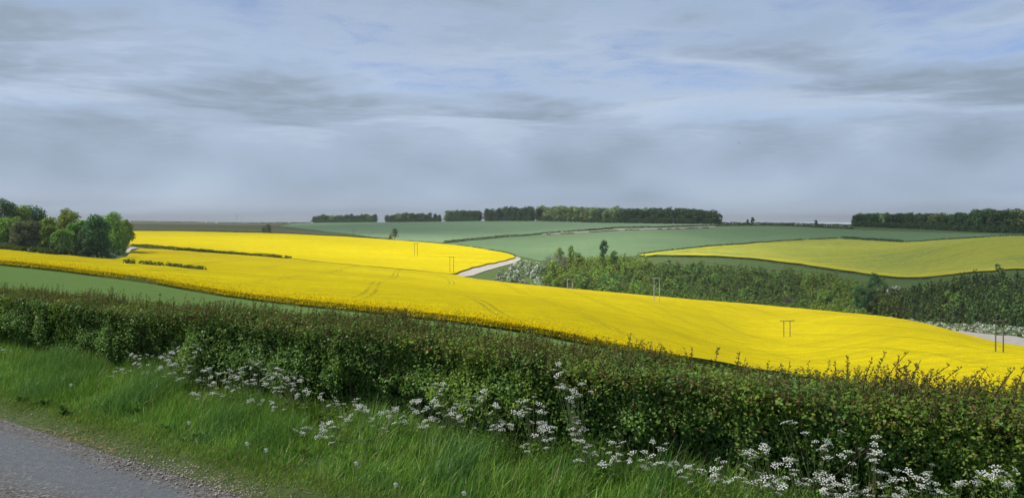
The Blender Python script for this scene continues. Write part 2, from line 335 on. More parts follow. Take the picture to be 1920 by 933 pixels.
def ground(x, y):
    x = np.atleast_1d(np.asarray(x, float)); y = np.maximum(np.atleast_1d(np.asarray(y, float)), 1.0)
    a = x / y; LY, VV = nodes_at(960 + F * a)
    Y0 = np.exp(LY[:, 0]); z0 = ZC - (VV[:, 0] - VH) / F * Y0
    v = pchip(LY, VV, np.clip(np.log(y), LY[:, 0], LY[:, -1]))
    zf = ZC - (v - VH) / F * y
    Yh = 7.6 / np.maximum(0.818 + 0.576 * a, 0.25)
    t = np.clip((y - Yh) / np.maximum(Y0 - Yh, 1.0), 0, 1)
    z = np.where(y >= Y0, zf, z0 * t ** 1.05)
    far = np.clip((y - 250) / 300, 0, 1)
    z = z + far * 0.5 * vnoise(np.stack([x, y], 1) / 60.0, 5) + 0.12 * np.clip((y - 40) / 60, 0, 1) * vnoise(np.stack([x, y], 1) / 17.0, 9)
    return z
def gz(x, y): return float(ground([x], [y])[0])
def at(u, Y): return ((u - 960) / F * Y, Y)
def node(k, u, f=1.0):
    LY, _ = nodes_at(np.array([u])); Y = math.exp(LY[0, k]) * f
    return at(u, Y)
def hit(u, v, ymin=30.0, ymax=4500.0):
    """where the sight line (u, v) from the road first meets the ground"""
    Y = np.geomspace(ymin, ymax, 2600); x = (u - 960) / F * Y
    vt = VH + (ZC - ground(x, Y)) * F / Y
    ok = np.nonzero(vt <= v)[0]
    i = ok[0] if len(ok) else int(np.argmin(vt))
    return (x[i], Y[i])
NX, NY = 0.576, 0.8175            # across the road (s) and along it (t)
def st(s, t): return (s * NX + t * NY, s * NY - t * NX)

# ------------------------------------------------------------------ the ground sheet
def make_terrain():
    A = np.linspace(-0.95, 1.08, 380); R = np.linspace(0, 1, 330)
    Ys = 6.5 / np.maximum(0.8175 + 0.576 * A, 0.25)
    Yg = Ys[None, :] * (13000.0 / Ys[None, :]) ** R[:, None]
    X = A[None, :] * Yg
    z = ground(X.ravel(), Yg.ravel()) - 0.03
    V = np.stack([X.ravel(), Yg.ravel(), z], 1)
    n, m = Yg.shape; i = np.arange(n - 1)[:, None] * m + np.arange(m - 1)[None, :]
    Fq = np.stack([i, i + 1, i + m + 1, i + m], -1).reshape(-1, 4)
    return tag(link('terrain', build_mesh('terrain', V, [Fq], M['rough_grass'], smooth=True)),
               'rough green land of rolling hills under the fields', 'terrain', kind='structure')
make_terrain()
def inside(poly, P):
    x, y = P[:, 0], P[:, 1]; c = np.zeros(len(P), bool); n = len(poly)
    for i in range(n):
        x0, y0 = poly[i]; x1, y1 = poly[(i + 1) % n]
        k = (y0 > y) != (y1 > y)
        c ^= k & (x < (x1 - x0) * (y - y0) / ((y1 - y0) if y1 != y0 else 1e-9) + x0)
    return c
def densify(poly, rel=0.012, closed=True):
    out = []; n = len(poly)
    for i in range(n if closed else n - 1):
        a = np.array(poly[i], float); b = np.array(poly[(i + 1) % n], float)
        step = rel * min(np.linalg.norm(a), np.linalg.norm(b)) + 0.5
        k = max(1, int(np.linalg.norm(b - a) / step))
        out += [a + (b - a) * j / k for j in range(k)]
    if not closed: out.append(np.array(poly[-1], float))
    return np.array(out)
def field(name, poly, h, top, side, label, cat='field', rough=0.0, du=12.0, dl=0.022, kind='structure'):
    B = densify(poly); rng = np.random.default_rng(3)
    if rough:
        nrm = np.roll(B, -1, 0) - np.roll(B, 1, 0); nrm = unit(np.stack([nrm[:, 1], -nrm[:, 0]], 1))
        B = B + nrm * rough * fbm(B / 6.0, 3, 4)[:, None]
    a = B[:, 0] / B[:, 1]; ua = 960 + F * a; ly = np.log(B[:, 1])
    U, LYy = np.meshgrid(np.arange(ua.min(), ua.max(), du), np.arange(ly.min(), ly.max(), dl))
    U = U + rng.uniform(-.3, .3, U.shape) * du; Yq = np.exp(LYy)
    P = np.stack([(U - 960) / F * Yq, Yq], -1).reshape(-1, 2)
    P = P[inside(B, P)]
    keep = np.ones(len(P), bool)
    for k0 in range(0, len(P), 4000):
        q = P[k0:k0 + 4000]; dmin = np.sqrt(((q[:, None] - B[None]) ** 2).sum(-1)).min(1)
        keep[k0:k0 + 4000] = dmin > 0.004 * q[:, 1]
    P = P[keep]
    nb = len(B); allp = [Vector(p) for p in np.concatenate([B, P])]
    vo, _, fo, *_ = delaunay_2d_cdt(allp, [(i, (i + 1) % nb) for i in range(nb)], [], 1, 1e-5)
    V2 = np.array([(p.x, p.y) for p in vo]); T = np.array([f for f in fo if len(f) == 3])
    ar = np.cross(V2[T[:, 1]] - V2[T[:, 0]], V2[T[:, 2]] - V2[T[:, 0]]); T[ar < 0] = T[ar < 0][:, ::-1]
    z = ground(V2[:, 0], V2[:, 1]) + h + (0.12 * h * vnoise(V2 / 3.0, 2) if h > 1 else 0)
    g = Geo(); g.add(np.column_stack([V2, z]), T, 0)
    zb = ground(B[:, 0], B[:, 1]); i = np.arange(nb); j = (i + 1) % nb
    # the side of the standing crop, down to the soil
    zt = zb + h + (0.12 * h * vnoise(B / 3.0, 2) if h > 1 else 0)
    Vs = np.concatenate([np.column_stack([B, zt - 0.002]), np.column_stack([B, zb - 0.3])])
    g.add(Vs, np.stack([i, j, j + nb, i + nb], 1), 1)
    o = link(name, g.mesh(name, [top, side], smooth=True))
    return tag(o, label, cat, kind=kind), B

us = lambda a, b, n: list(np.linspace(a, b, n))
# near strip of young wheat behind the hedge
poly = [st(7.0, t) for t in us(-34, 6, 12)] + [node(1, 2100, .55)] + [node(1, u, .985) for u in us(2100, -440, 26)]
poly[0] = at(-430, 33.0)
poly = [p for p in poly if p[1] > 3]
field('wheat_field', poly, 0.12, M['wheat_near'], M['wheat_side'], 'strip of young green wheat just behind the roadside hedge')
# rapeseed on the near slope
edge_valley = [hit(855, 518, 250, 520), hit(760, 509, 250, 520), hit(660, 500, 250, 500), hit(548, 489, 250, 480), hit(440, 480.5, 250, 470), hit(330, 472.5, 250, 460), hit(262, 469, 250, 450)]
left_side = [hit(246, 476, 250), hit(236, 486, 250), hit(214, 491, 200), hit(160, 487.5, 200), hit(100, 482, 200), hit(40, 476, 200), hit(-60, 470, 200), node(3, -300), node(3, -450)]
polyA = [node(1, u) for u in us(-440, 2450, 40)] + [node(3, u, 1.05) for u in us(2450, 1980, 4)] + [node(3, u, 1.0) for u in (1920, 1860, 1800, 1740)] + \
        [node(3, u, 1.07) for u in us(1680, 1000, 14)] + [node(3, 950, 1.08), node(3, 905, 1.1)] + edge_valley + left_side
fA, BA = field('rapeseed_field', polyA, 1.1, M['rape'], M['rape_side'], 'bright yellow rapeseed field sloping down behind the hedge, crossed by wheel lines', rough=0.3)
# rapeseed on the far side of the fold
polyB = [hit(252, 461, 330, 800), hit(330, 468.5, 330, 800), hit(440, 477, 330, 800), hit(548, 487.6, 330, 800), hit(660, 499.2, 330, 800), hit(760, 508.2, 330, 800), hit(845, 516.6, 330, 800),
         hit(862, 511.5, 330, 800), hit(885, 504, 330, 800), hit(915, 497, 330, 800), hit(945, 490.5, 330, 800), hit(965, 485, 330, 900), hit(962, 481, 330, 900), hit(940, 475, 330, 950), hit(905, 468.5, 330, 950), hit(860, 462, 330, 950),
         hit(800, 456.5, 330, 1000), hit(730, 451, 330, 1000), hit(640, 445, 330, 1000), hit(560, 441, 330, 1000), hit(480, 438, 330, 1000), hit(380, 436, 330, 1000), hit(250, 434.5, 330, 1000), hit(150, 436, 330, 1000), hit(140, 455, 330, 1000)]
field('rapeseed_field', polyB, 1.15, M['rape_far'], M['rape_side_far'], 'brilliant yellow rapeseed field on the far slope left of the chalk track', rough=1.2)
# rough olive pasture on the left skyline
polyF = [hit(60, 434, 500), hit(250, 432.5, 500), hit(480, 435.5, 500), hit(560, 439, 500), hit(640, 443, 500), hit(715, 448.5, 500), hit(640, 438.5, 600), hit(580, 431.5, 600), hit(520, 425, 600), hit(540, 421.5, 700), node(9, 500, .96), node(9, 380, .97), node(9, 240, .98), node(9, 60, .98)]
field('pasture', polyF, 0.15, M['stubble'], M['wheat_side'], 'dull olive pasture along the skyline above the yellow field')
# upper wheat
DC = [(830, 456), (880, 450.5), (950, 444), (1020, 438.5), (1090, 434), (1150, 430.5), (1220, 427.5), (1300, 425.0), (1360, 423.6)]
polyD = [hit(525, 424.3, 700), hit(583, 430.5, 600), hit(643, 437.5, 600), hit(718, 448, 550), hit(790, 453.5, 550)] + [hit(u, v - .6, 550) for u, v in DC] + [node(9, 1350, .975)] + [node(9, u, .985) for u in us(1330, 560, 14)]
field('wheat_field', polyD, 0.2, M['wheat_top'], M['wheat_side'], 'pale green wheat field below the dark skyline wood')
ET = [(1196, 479), (1230, 474.5), (1300, 467), (1360, 461.5), (1420, 456.5), (1500, 451.5), (1570, 448.5), (1640, 452.3), (1695, 455.6), (1760, 451.5), (1840, 447), (1920, 444), (2040, 443)]
polyC = [hit(u, v + .8, 500) for u, v in DC] + [hit(1420, 423.8, 600), hit(1500, 425.5, 600), hit(1600, 430.5, 550), hit(1700, 434, 500), hit(1800, 437.4, 480), hit(1920, 439.6, 450), hit(2040, 441, 450)] + \
        [hit(u, v - .8, 420) for u, v in ET[::-1]] + [hit(1180, 484, 440), hit(1150, 489, 440), hit(1060, 492, 440), hit(1010, 489, 440), hit(970, 480, 440), hit(945, 474, 440), hit(905, 467.2, 440), hit(865, 460.5, 440)]
field('wheat_field', polyC, 0.2, M['wheat'], M['wheat_side'], 'broad grey-green wheat field in the middle distance with streaky wheel lines')
EB = [(1930, 507), (1860, 510.5), (1800, 515), (1740, 521), (1700, 522), (1660, 519.5), (1600, 511), (1500, 496.5), (1410, 486), (1340, 481.6), (1270, 480.8)]
EBw = [hit(2040, 510, 400)] + [hit(u, v, 400) for u, v in EB]
polyE = [hit(u, v + .6, 420) for u, v in ET] + EBw
field('rapeseed_field', polyE, 1.0, M['rape_thin'], M['rape_side'], 'thin greenish-yellow rapeseed field above the plantation')
# bright yellow rims of the thin field
def rim(line, w, label, sgn):
    L = densify(line, .01, False); d = np.gradient(L, axis=0); nrm = unit(np.stack([-d[:, 1], d[:, 0]], 1)) * sgn
    ww = w * (0.7 + 0.5 * fbm(L / 25.0, 3, 8))[:, None]
    P = [tuple(p) for p in L] + [tuple(p) for p in (L + nrm * ww)[::-1]]
    field('rapeseed_rim', P, 1.12, M['rape_rim'], M['rape_side'], label)
rim(EBw, 15.0, 'brighter yellow lower rim of the thin rapeseed field', -1)
rim([hit(u, v + 1.0, 420) for u, v in ET[:7]], 9.0, 'brighter yellow upper rim of the thin rapeseed field', -1)
# chalk tracks and bare chalky soil
def sheet(name, poly, mat, label, h=0.3):
    return field(name, poly, h, mat, M['wheat_side'], label, 'track', rough=0.35)[0]
sheet('chalk_track', [hit(u, v, 330, 900) for u, v in [(853, 516.5), (866, 510.8), (888, 503.2), (917, 496), (946, 489.6), (962, 485.6), (964, 482.6), (971, 482), (977, 485), (975, 488.5), (962, 494), (935, 501), (905, 510), (888, 516.5), (868, 519.2)]], M['chalk'], 'white chalk track curving round the end of the yellow field')
sheet('chalk_track', [hit(u, v, 235, 420) for u, v in [(1735, 606), (1800, 613.2), (1860, 623), (1920, 635), (2010, 655)]] + [node(3, 2010, 1.07)] + [node(3, u, 1.015) for u in (1920, 1860, 1800, 1740)], M['chalk'], 'pale chalk track below the hawthorns beside the near yellow field', .25)
sheet('chalk_track', [hit(u, v - .3, 560) for u, v in [(1015, 439.5), (1060, 436.4), (1120, 432.8), (1200, 429), (1280, 426.5), (1340, 424.6)]] + [hit(u, v, 520) for u, v in [(1345, 427.0), (1280, 429.0), (1200, 431.4), (1120, 434.8), (1060, 438.4), (1018, 440.8)]], M['chalk_soil'], 'thin chalky track along the bank below the skyline wood', .5)
sheet('bare_soil', [hit(u, v, 330) for u, v in [(236, 470), (246, 462.5), (270, 459.6), (303, 463.6), (300, 467.2), (262, 465.5), (247, 468), (238, 478)]], M['chalk_soil'], 'small patch of bare chalky soil beside the trees at the field corner', .35)

# ------------------------------------------------------------------ road, verge, edge gravel
def strip(name, s0, s1, t0, t1, ds, dt, zf, mat, label, cat, edge=None):
    S = np.arange(s0, s1 + 1e-6, ds); T = np.arange(t0, t1 + 1e-6, dt)
    SS, TT = np.meshgrid(S, T)
    if edge is not None: SS = edge(SS, TT)
    X = SS * NX + TT * NY; Y = SS * NY - TT * NX
    V = np.stack([X, Y, zf(SS, TT)], -1).reshape(-1, 3)
    n, m = SS.shape; i = np.arange(n - 1)[:, None] * m + np.arange(m - 1)[None, :]
    Fq = np.stack([i, i + m, i + m + 1, i + 1], -1).reshape(-1, 4)
    return tag(link(name, build_mesh(name, V, [Fq], mat, smooth=True)), label, cat, kind='structure')
def verge_z(s, t):
    s = np.asarray(s, float); t = np.asarray(t, float)
    p = np.stack([s.ravel() * 1.3, t.ravel() * 1.3], 1)
    rise = np.clip((s - 3.9) / 0.35, 0, 1) * 0.05 + np.clip((s - 4.5) / 1.2, 0, 1) * 0.06
    return rise + np.clip((s - 3.9) / .4, 0, 1) * 0.035 * fbm(p, 3, 3).reshape(s.shape) - np.clip((s - 6.4) / .8, 0, 1) * 0.10
def road_edge(t): return 3.93 + 0.07 * fbm(np.stack([np.asarray(t, float).ravel() * .9, 0 * np.asarray(t, float).ravel()], 1), 4, 12).reshape(np.shape(t))
strip('verge', 3.6, 7.3, -45, 12, 0.06, 0.12, lambda s, t: np.where(s < 3.85, -0.02, verge_z(s, t)), M['soil'], 'soil and thatch of the roadside verge', 'verge')
strip('road', -2.6, 3.95, -60, 30, 0.35, 0.12, lambda s, t: 0.012 - 0.006 * (s - .7) ** 2 / 10 + 0.004 * (s < 3.9), M['asphalt'], 'worn grey asphalt lane with a smoother bluish strip near its edge', 'road',
      edge=lambda s, t: np.where(s > 3.6, road_edge(t), s))
strip('verge', -14, -2.55, -60, 30, 0.8, 1.0, lambda s, t: 0.0 * s - 0.004, M['rough_grass'], 'grass bank on the near side of the lane', 'verge')

# ------------------------------------------------------------------ cloud deck
def cloud_field():
    ny, nx, cell = 420, 620, 45.0
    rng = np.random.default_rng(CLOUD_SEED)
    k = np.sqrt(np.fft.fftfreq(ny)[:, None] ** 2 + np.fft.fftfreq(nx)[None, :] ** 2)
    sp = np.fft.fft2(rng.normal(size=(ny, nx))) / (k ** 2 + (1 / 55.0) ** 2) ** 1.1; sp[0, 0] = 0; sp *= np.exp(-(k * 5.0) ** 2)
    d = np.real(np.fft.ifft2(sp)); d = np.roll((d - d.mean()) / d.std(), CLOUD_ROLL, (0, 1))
    ds = np.real(np.fft.ifft2(np.fft.fft2(d) * np.exp(-(k * 26) ** 2)))
    X, Y = np.meshgrid((np.arange(nx) - nx / 2) * cell, -4500 + np.arange(ny) * cell)
    return d, ds, X, Y
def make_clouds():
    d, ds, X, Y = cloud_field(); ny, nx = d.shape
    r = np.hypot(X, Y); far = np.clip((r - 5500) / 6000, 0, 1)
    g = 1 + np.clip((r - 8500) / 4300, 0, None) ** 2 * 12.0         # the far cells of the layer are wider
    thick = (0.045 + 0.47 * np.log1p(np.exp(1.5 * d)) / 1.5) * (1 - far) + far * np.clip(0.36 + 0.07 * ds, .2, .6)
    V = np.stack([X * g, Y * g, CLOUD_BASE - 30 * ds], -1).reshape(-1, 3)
    i = np.arange(ny - 1)[:, None] * nx + np.arange(nx - 1)[None, :]
    Fq = np.stack([i, i + 1, i + nx + 1, i + nx], -1).reshape(-1, 4)
    m, N, L, out = new_mat('cloud')
    geo = N('ShaderNodeNewGeometry')
    tk = N('ShaderNodeAttribute', _attribute_name='thickness').outputs['Fac']
    nz = N('ShaderNodeTexNoise', Vector=geo.outputs['Position'], Scale=0.0042, Detail=6.0, Roughness=0.55, Distortion=0.5)
    bl = N('ShaderNodeAttribute', _attribute_name='billow').outputs['Fac']
    tk2 = math_n(N, 'MULTIPLY', tk, math_n(N, 'ADD', math_n(N, 'MULTIPLY', math_n(N, 'MULTIPLY', math_n(N, 'SUBTRACT', nz.outputs[0], 0.5), 2.3), bl), 1.0))
    # what passes straight through falls off with the length of the path through the layer
    dot = N('ShaderNodeVectorMath', _operation='DOT_PRODUCT'); L.new(geo.outputs['True Normal'], dot.inputs[0]); L.new(geo.outputs['Incoming'], dot.inputs[1])
    path = math_n(N, 'DIVIDE', tk2, math_n(N, 'MAXIMUM', math_n(N, 'ABSOLUTE', dot.outputs['Value']), 0.13))
    thru = math_n(N, 'POWER', 2.718, math_n(N, 'MULTIPLY', path, -1.5))
    col = ramp(N, tk2, [(0.05, (0.29, 0.33, 0.36)), (0.28, (0.188, 0.236, 0.296)), (0.60, (0.155, 0.198, 0.25)), (1.0, (0.134, 0.172, 0.214))])
    tl = N('ShaderNodeBsdfTranslucent', Color=col); tr = N('ShaderNodeBsdfTransparent')
    ms = N('ShaderNodeMixShader', i0=thru, i1=tl.outputs[0], i2=tr.outputs[0])
    L.new(ms.outputs[0], out.inputs['Surface'])
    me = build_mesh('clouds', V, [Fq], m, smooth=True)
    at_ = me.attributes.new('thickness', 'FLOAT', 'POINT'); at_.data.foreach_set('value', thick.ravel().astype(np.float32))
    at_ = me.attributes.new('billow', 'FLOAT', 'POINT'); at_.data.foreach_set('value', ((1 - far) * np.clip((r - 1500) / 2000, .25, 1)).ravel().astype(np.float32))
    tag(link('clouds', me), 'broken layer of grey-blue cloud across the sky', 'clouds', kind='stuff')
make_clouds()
def make_haze():
    m, N, L, out = new_mat('haze')
    v = N('ShaderNodeVolumePrincipled'); v.inputs['Color'].default_value = (0.90, 0.95, 1.0, 1); v.inputs['Density'].default_value = 0.00009; v.inputs['Anisotropy'].default_value = 0.2
    L.new(v.outputs[0], out.inputs['Volume'])
    V, Fq = box((500, 6500, 0), (15000, 7300, 130)); V[:, 2] = np.where(V[:, 2] > 0, 135.0, -90.0)
    tag(link('haze', build_mesh('haze', V, [Fq], m)), 'thin blue summer haze over the valley', 'haze', kind='stuff')
make_haze()

def ordinal(n):
    ones = ['','first','second','third','fourth','fifth','sixth','seventh','eighth','ninth','tenth','eleventh','twelfth','thirteenth','fourteenth','fifteenth','sixteenth','seventeenth','eighteenth','nineteenth']
    tens = ['','','twenty','thirty','forty','fifty','sixty','seventy','eighty','ninety']
    if n >= 100: return 'hundred-and-' + ordinal(n - 100) if n > 100 else 'hundredth'
    if n < 20: return ones[n]
    return tens[n // 10] + '-' + ones[n % 10] if n % 10 else tens[n // 10][:-1] + 'ieth'
NAMED = {}
def number_off(o, label, row=''):
    NAMED.setdefault((label, row), []).append(o)
def finish_labels():
    """look-alikes in a row are told apart by their place in that row"""
    for (label, row), L in NAMED.items():
        L.sort(key=lambda o: o.location.x / o.location.y)
        bands = [('', L)] if row or len(L) <= 40 else None
        if bands is None:
            D = sorted(L, key=lambda o: o.location.y); k = len(D) // 3
            bands = [('front ranks', D[:k]), ('middle ranks', D[k:2 * k]), ('rear ranks', D[2 * k:])]
        for nm, B in bands:
            B.sort(key=lambda o: o.location.x / o.location.y)
            for i, o in enumerate(B): o['label'] = ', '.join(x for x in (label, row or nm, ordinal(i + 1) + ' from the left') if x)
# ------------------------------------------------------------------ trees: crowns of leaf clumps on tapered trunks
def crown_geo(rng, h, r, base, nleaf, size, blobs=16, top=1.0, squash=1.0, conic=0.0, mat=0, g=None, aspect=0.6):
    g = g or Geo(); cz = base + (h - base) * .5; rz = (h - base) * .5
    cen, rad = [], []
    for i in range(blobs):
        f = (i + rng.uniform(.1, .9)) / blobs                       # spread from the bottom to the top of the crown
        z = base + (h - base) * (.10 + .80 * f)
        prof = max(1 - abs(2 * (z - base) / (h - base) - 1 + .12) ** 2.6, .08) ** .55 if conic == 0 else max(1 - conic * (z - base) / (h - base), .06)
        a = rng.uniform(0, 6.283); q = r * prof * rng.uniform(.25, .72)
        cen.append(np.array([math.cos(a) * q, math.sin(a) * q, z])); rad.append(max(r * rng.uniform(.34, .52) * (prof ** .6 if conic else 1), r * .2))
    cen, rad = np.array(cen), np.array(rad)
    w = rad ** 2 / (rad ** 2).sum(); idx = rng.choice(blobs, nleaf, p=w)
    d = unit(rng.normal(size=(nleaf, 3)) + np.array([0, 0, .25]))
    q = rng.uniform(.30, 1.04, nleaf) ** .6
    P = cen[idx] + d * (rad[idx] * q)[:, None] * np.array([1, 1, 1.0 if rz > r * .8 else .8])
    nrm = d + rng.normal(size=(nleaf, 3)) * .55 + np.array([0, 0, .3])
    keep = (P[:, 2] > base * .6) & (P[:, 2] < h * 1.03)
    V, Fq = leaf_quads(rng, P[keep], nrm[keep], size * rng.uniform(.6, 1.35, keep.sum()), aspect, .12)
    g.add(V, Fq, mat); return g
def trunk_geo(rng, h, r0, mat=0, g=None, limbs=6, spread=.25):
    g = g or Geo(); n = 6
    z = np.linspace(-.4, h * .78, n); off = np.cumsum(rng.normal(size=(n, 2)) * h * .008, 0)
    path = np.column_stack([off, z]); V, Fq = tube(path, np.linspace(r0, r0 * .25, n), 6); g.add(V, Fq, mat)
    for i in range(limbs):
        k = rng.uniform(.3, .85); b = np.array([*off[int(k * (n - 1))], h * .78 * k]); a = rng.uniform(0, 2 * math.pi); L = h * rng.uniform(.18, spread + .12)
        tip = b + np.array([math.cos(a) * L * .8, math.sin(a) * L * .8, L * .75]); mid = (b + tip) / 2 + np.array([0, 0, -.08 * L])
        V, Fq = tube([b, mid, tip], [r0 * .4, r0 * .25, r0 * .08], 5); g.add(V, Fq, mat)
    return g
R0 = np.random.default_rng(7)
def big_tree_meshes(seed, h, r, base, leaf, nleaf=2600, size=.42, blobs=18, trunk=.35, bark='bark', **kw):
    rng = np.random.default_rng(seed)
    tm = trunk_geo(rng, h, trunk).mesh('trunk', [M[bark]], True)
    cm = crown_geo(rng, h, r, base, nleaf, size, blobs, **kw).mesh('crown', [M[leaf]])
    return tm, cm
def plant_big(meshes, xy, scale, label, cat='tree', name='tree', group=None, rz=None, sink=0.0):
    tm, cm = meshes; x, y = xy
    e = empty(name, (x, y, gz(x, y) - sink), R0.uniform(0, 6.28) if rz is None else rz); e.scale = scale if isinstance(scale, tuple) else (scale,) * 3
    link('trunk', tm, e); link('crown', cm, e)
    return tag(e, label, cat, group)
def single_mesh(seed, h, r, base, leaf, nleaf, size, blobs, trunk=.2, bark='bark', limbs=3, **kw):
    rng = np.random.default_rng(seed); g = Geo()
    trunk_geo(rng, h, trunk, 1, g, limbs); crown_geo(rng, h, r, base, nleaf, size, blobs, mat=0, g=g, **kw)
    return g.mesh('tree', [M[leaf], M[bark]])
def px_height(u, Y, vtop):
    """how tall a thing standing at (u, Y) is when its top shows at vtop"""
    x, y = at(u, Y); return ZC - (vtop - VH) / F * Y - gz(x, y)

# --- the wood at the left edge
LW = [ # u, distance, top, half-width, kind, bark, label
 (-95, 330, 372, 7, 'leaf_dark', 'dark tree at the outer end of the near wood'),
 (-50, 322, 392, 6, 'leaf_beech', 'green tree partly cut off by the edge at the near wood'),
 (-30, 380, 376, 7, 'leaf_dark', 'tall dark tree at the back of the near wood beyond the cut-off green one'),
 (6, 372, 374.5, 7.2, 'leaf_dark', 'tallest dark tree at the back of the near wood'),
 (6, 322, 410, 5.4, 'leaf_beech', 'mid-green round tree at the front left of the near wood'),
 (38, 372, 387, 6.0, 'leaf_beech', 'olive-green tree at the back of the near wood beside the tallest one'),
 (66, 385, 387, 7.2, 'leaf_dark', 'broad dark-topped tree at the back of the near wood before the gap'),
 (40, 318, 417, 4.0, 'leaf_brown', 'bronze-brown thin-leaved tree at the front of the near wood'),
 (60, 322, 414, 3.6, 'leaf_brown', 'second bronze-brown tree with pale trunks at the front of the near wood'),
 (90, 334, 409, 4.8, 'leaf_beech', 'green tree right of the bronze trees in the near wood'),
 (125, 352, 390.5, 5.8, 'leaf_bright', 'tall bright green tree standing against the sky in the near wood'),
 (112, 326, 432, 4.2, 'leaf_beech', 'low green tree below the tall bright green tree'),
 (150, 336, 414, 5.0, 'leaf_beech', 'green tree between the tall bright tree and the dark tree'),
 (182, 332, 404, 5.6, 'leaf_dark', 'dark grey-green dense tree near the end of the near wood'),
 (166, 331, 422, 4.2, 'leaf_dark', 'lower dark tree leaning against the dense dark tree'),
 (213, 385, 398, 6.6, 'leaf_bright', 'broad sunlit green tree at the end of the near wood'),
 (232, 398, 413, 4.6, 'leaf_bright', 'smaller sunlit green tree last in the near wood beside the yellow field'),
]
for i, (u, Y, vt, r, leaf, lab) in enumerate(LW):
    h = px_height(u, Y, vt)
    pale = leaf == 'leaf_brown'
    ms = big_tree_meshes(40 + i, h, r * 1.12, h * (.05 if not pale else .2), leaf, 6500 if not pale else 3200, .44, 26, bark='bark_pale' if pale else 'bark')
    plant_big(ms, at(u, Y), 1.0, lab, group='trees of the near wood')
bush_dark = [single_mesh(300 + i, 3.4, 2.6, .1, 'leaf_dark', 420, .3, 8, .1) for i in range(3)]
names_u = [(-20, 314), (14, 313), (30, 314), (72, 319), (98, 322), (122, 324), (140, 326), (196, 331), (204, 340), (222, 372)]
for i, (u, Y) in enumerate(names_u):
    x, y = at(u, Y); o = link('shrub', bush_dark[i % 3], None, (x, y, gz(x, y) - .1)); o.rotation_euler = (0, 0, i * 1.3); o.scale = (1.3, 1.3, .9 + .1 * (i % 3))
    tag(o, 'dark low shrub at the foot of the near wood', 'shrub', 'shrubs under the near wood'); number_off(o, o['label'])

# --- the woods on the skyline
wood_dark = [single_mesh(100 + i, 22, 8.4, .5, 'leaf_wood', 950, 1.0, 18, .5) for i in range(6)]
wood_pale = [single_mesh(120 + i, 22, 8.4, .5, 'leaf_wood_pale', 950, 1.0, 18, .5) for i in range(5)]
def interp(tab, u): return float(np.interp(u, [t[0] for t in tab], [t[1] for t in tab]))
TOPS = [(585, 405), (600, 402.5), (640, 401.5), (700, 400.5), (712, 401), (722, 402), (760, 399), (826, 398.5), (836, 394.5), (900, 392.5), (912, 390), (960, 387.5), (1000, 386.5), (1012, 386), (1050, 384.5), (1120, 386.5), (1200, 388), (1280, 390), (1340, 394), (1360, 398)]
SEGS = [(586, 708, 'dark tree in the lowest block of skyline wood', 0),
        (722, 829, 'dark tree in the second skyline block', 0),
        (835, 903, 'dark tree in the third skyline block', 0),
        (911, 1002, 'dark skyline tree just before the pale trees', 0),
        (1008, 1165, 'tree of the pale sunlit skyline block', 1),  # the sunlit look is put into the paler leaf colour
        (1166, 1356, 'dark tree in the last skyline block', 0)]
def wood_row(name, segs, tops, rows, group, spacing, back):
    rng = np.random.default_rng(21)
    for (u0, u1, lab, pale) in segs:
        for r in range(rows):
            u = u0 + 4
            while u <= u1 - 4:
                Y = math.exp(nodes_at(np.array([u]))[0][0, 9]) * (1.0 + back * r + rng.uniform(-.002, .004))
                vt = interp(tops, u) + rng.uniform(-1.6, 3.0) + (0.4 if r else 1.8)
                h = px_height(u, Y, vt); x, y = at(u, Y)
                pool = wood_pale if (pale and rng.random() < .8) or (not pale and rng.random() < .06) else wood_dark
                o = link(name, pool[rng.integers(len(pool))], None, (x, y, gz(x, y) - .3)); s = h / 22.0
                o.scale = (s * rng.uniform(.85, 1.45), s * rng.uniform(.85, 1.45), s); o.rotation_euler = (0, 0, rng.uniform(0, 6.28))
                tag(o, lab, 'tree', group); number_off(o, lab, ('front row', 'second row', 'rear row')[r])
                u += spacing * F / Y * rng.uniform(.75, 1.2)
wood_row('woodland_tree', SEGS, TOPS, 2, 'trees of the skyline wood', 8.8, .012)
TOPR = [(1597, 401), (1610, 398.5), (1700, 399.5), (1780, 399.5), (1810, 397.5), (1832, 392.5), (1870, 393), (1905, 391.5), (1925, 393), (2050, 392)]
wood_row('copse_tree', [(1602, 1815, 'dark tree in the low right-hand wood', 0), (1822, 1990, 'dark tree at the tall end of the right-hand wood', 0)], TOPR, 3, 'trees of the right-hand wood', 7.2, .014)

# --- single trees
def lone(u, Y, vt, r, leaf, label, base=.25, n=700, size=.45, bark='bark', trunk=.18, group=None, seed=0, **kw):
    h = px_height(u, Y, vt); ms = big_tree_meshes(500 + seed + int(u), h, r, h * base, leaf, n, size, 18, trunk, bark, **kw)
    return plant_big(ms, at(u, Y), 1.0, label, group=group)
lone(1132, 545, 449.5, 3.3, 'leaf_dark', 'tall slim tree rising alone above the plantation, dark round head', .52, 1100)
lone(1128, 540, 472, 2.6, 'leaf_young', 'small dark tree under the tall slim tree', .2, 500)
lone(1070, 545, 457.5, 2.6, 'leaf_bright', 'narrow fresh green tree left of the tall slim tree', .2, 700)
lone(1050, 550, 463, 3.2, 'leaf_bright', 'flat-topped green tree beside the narrow fresh green one', .3, 700)
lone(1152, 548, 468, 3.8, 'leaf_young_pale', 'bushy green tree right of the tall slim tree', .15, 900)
lone(1085, 540, 474, 3.2, 'leaf_young', 'blue-green small tree behind the bare thorn trees', .15, 700)
lone(741, 765, 428.5, 4.0, 'leaf_dark', 'lone leaning tree at the far edge of the brilliant yellow field', .3, 520, .55)
lone(733, 768, 437.5, 2.2, 'leaf_dark', 'small round bush beside the lone leaning tree', .05, 260, .5)
lone(503, 852, 420, 4.4, 'leaf_brown', 'thin brownish tree on the hedge line below the left skyline', .2, 420, .6)
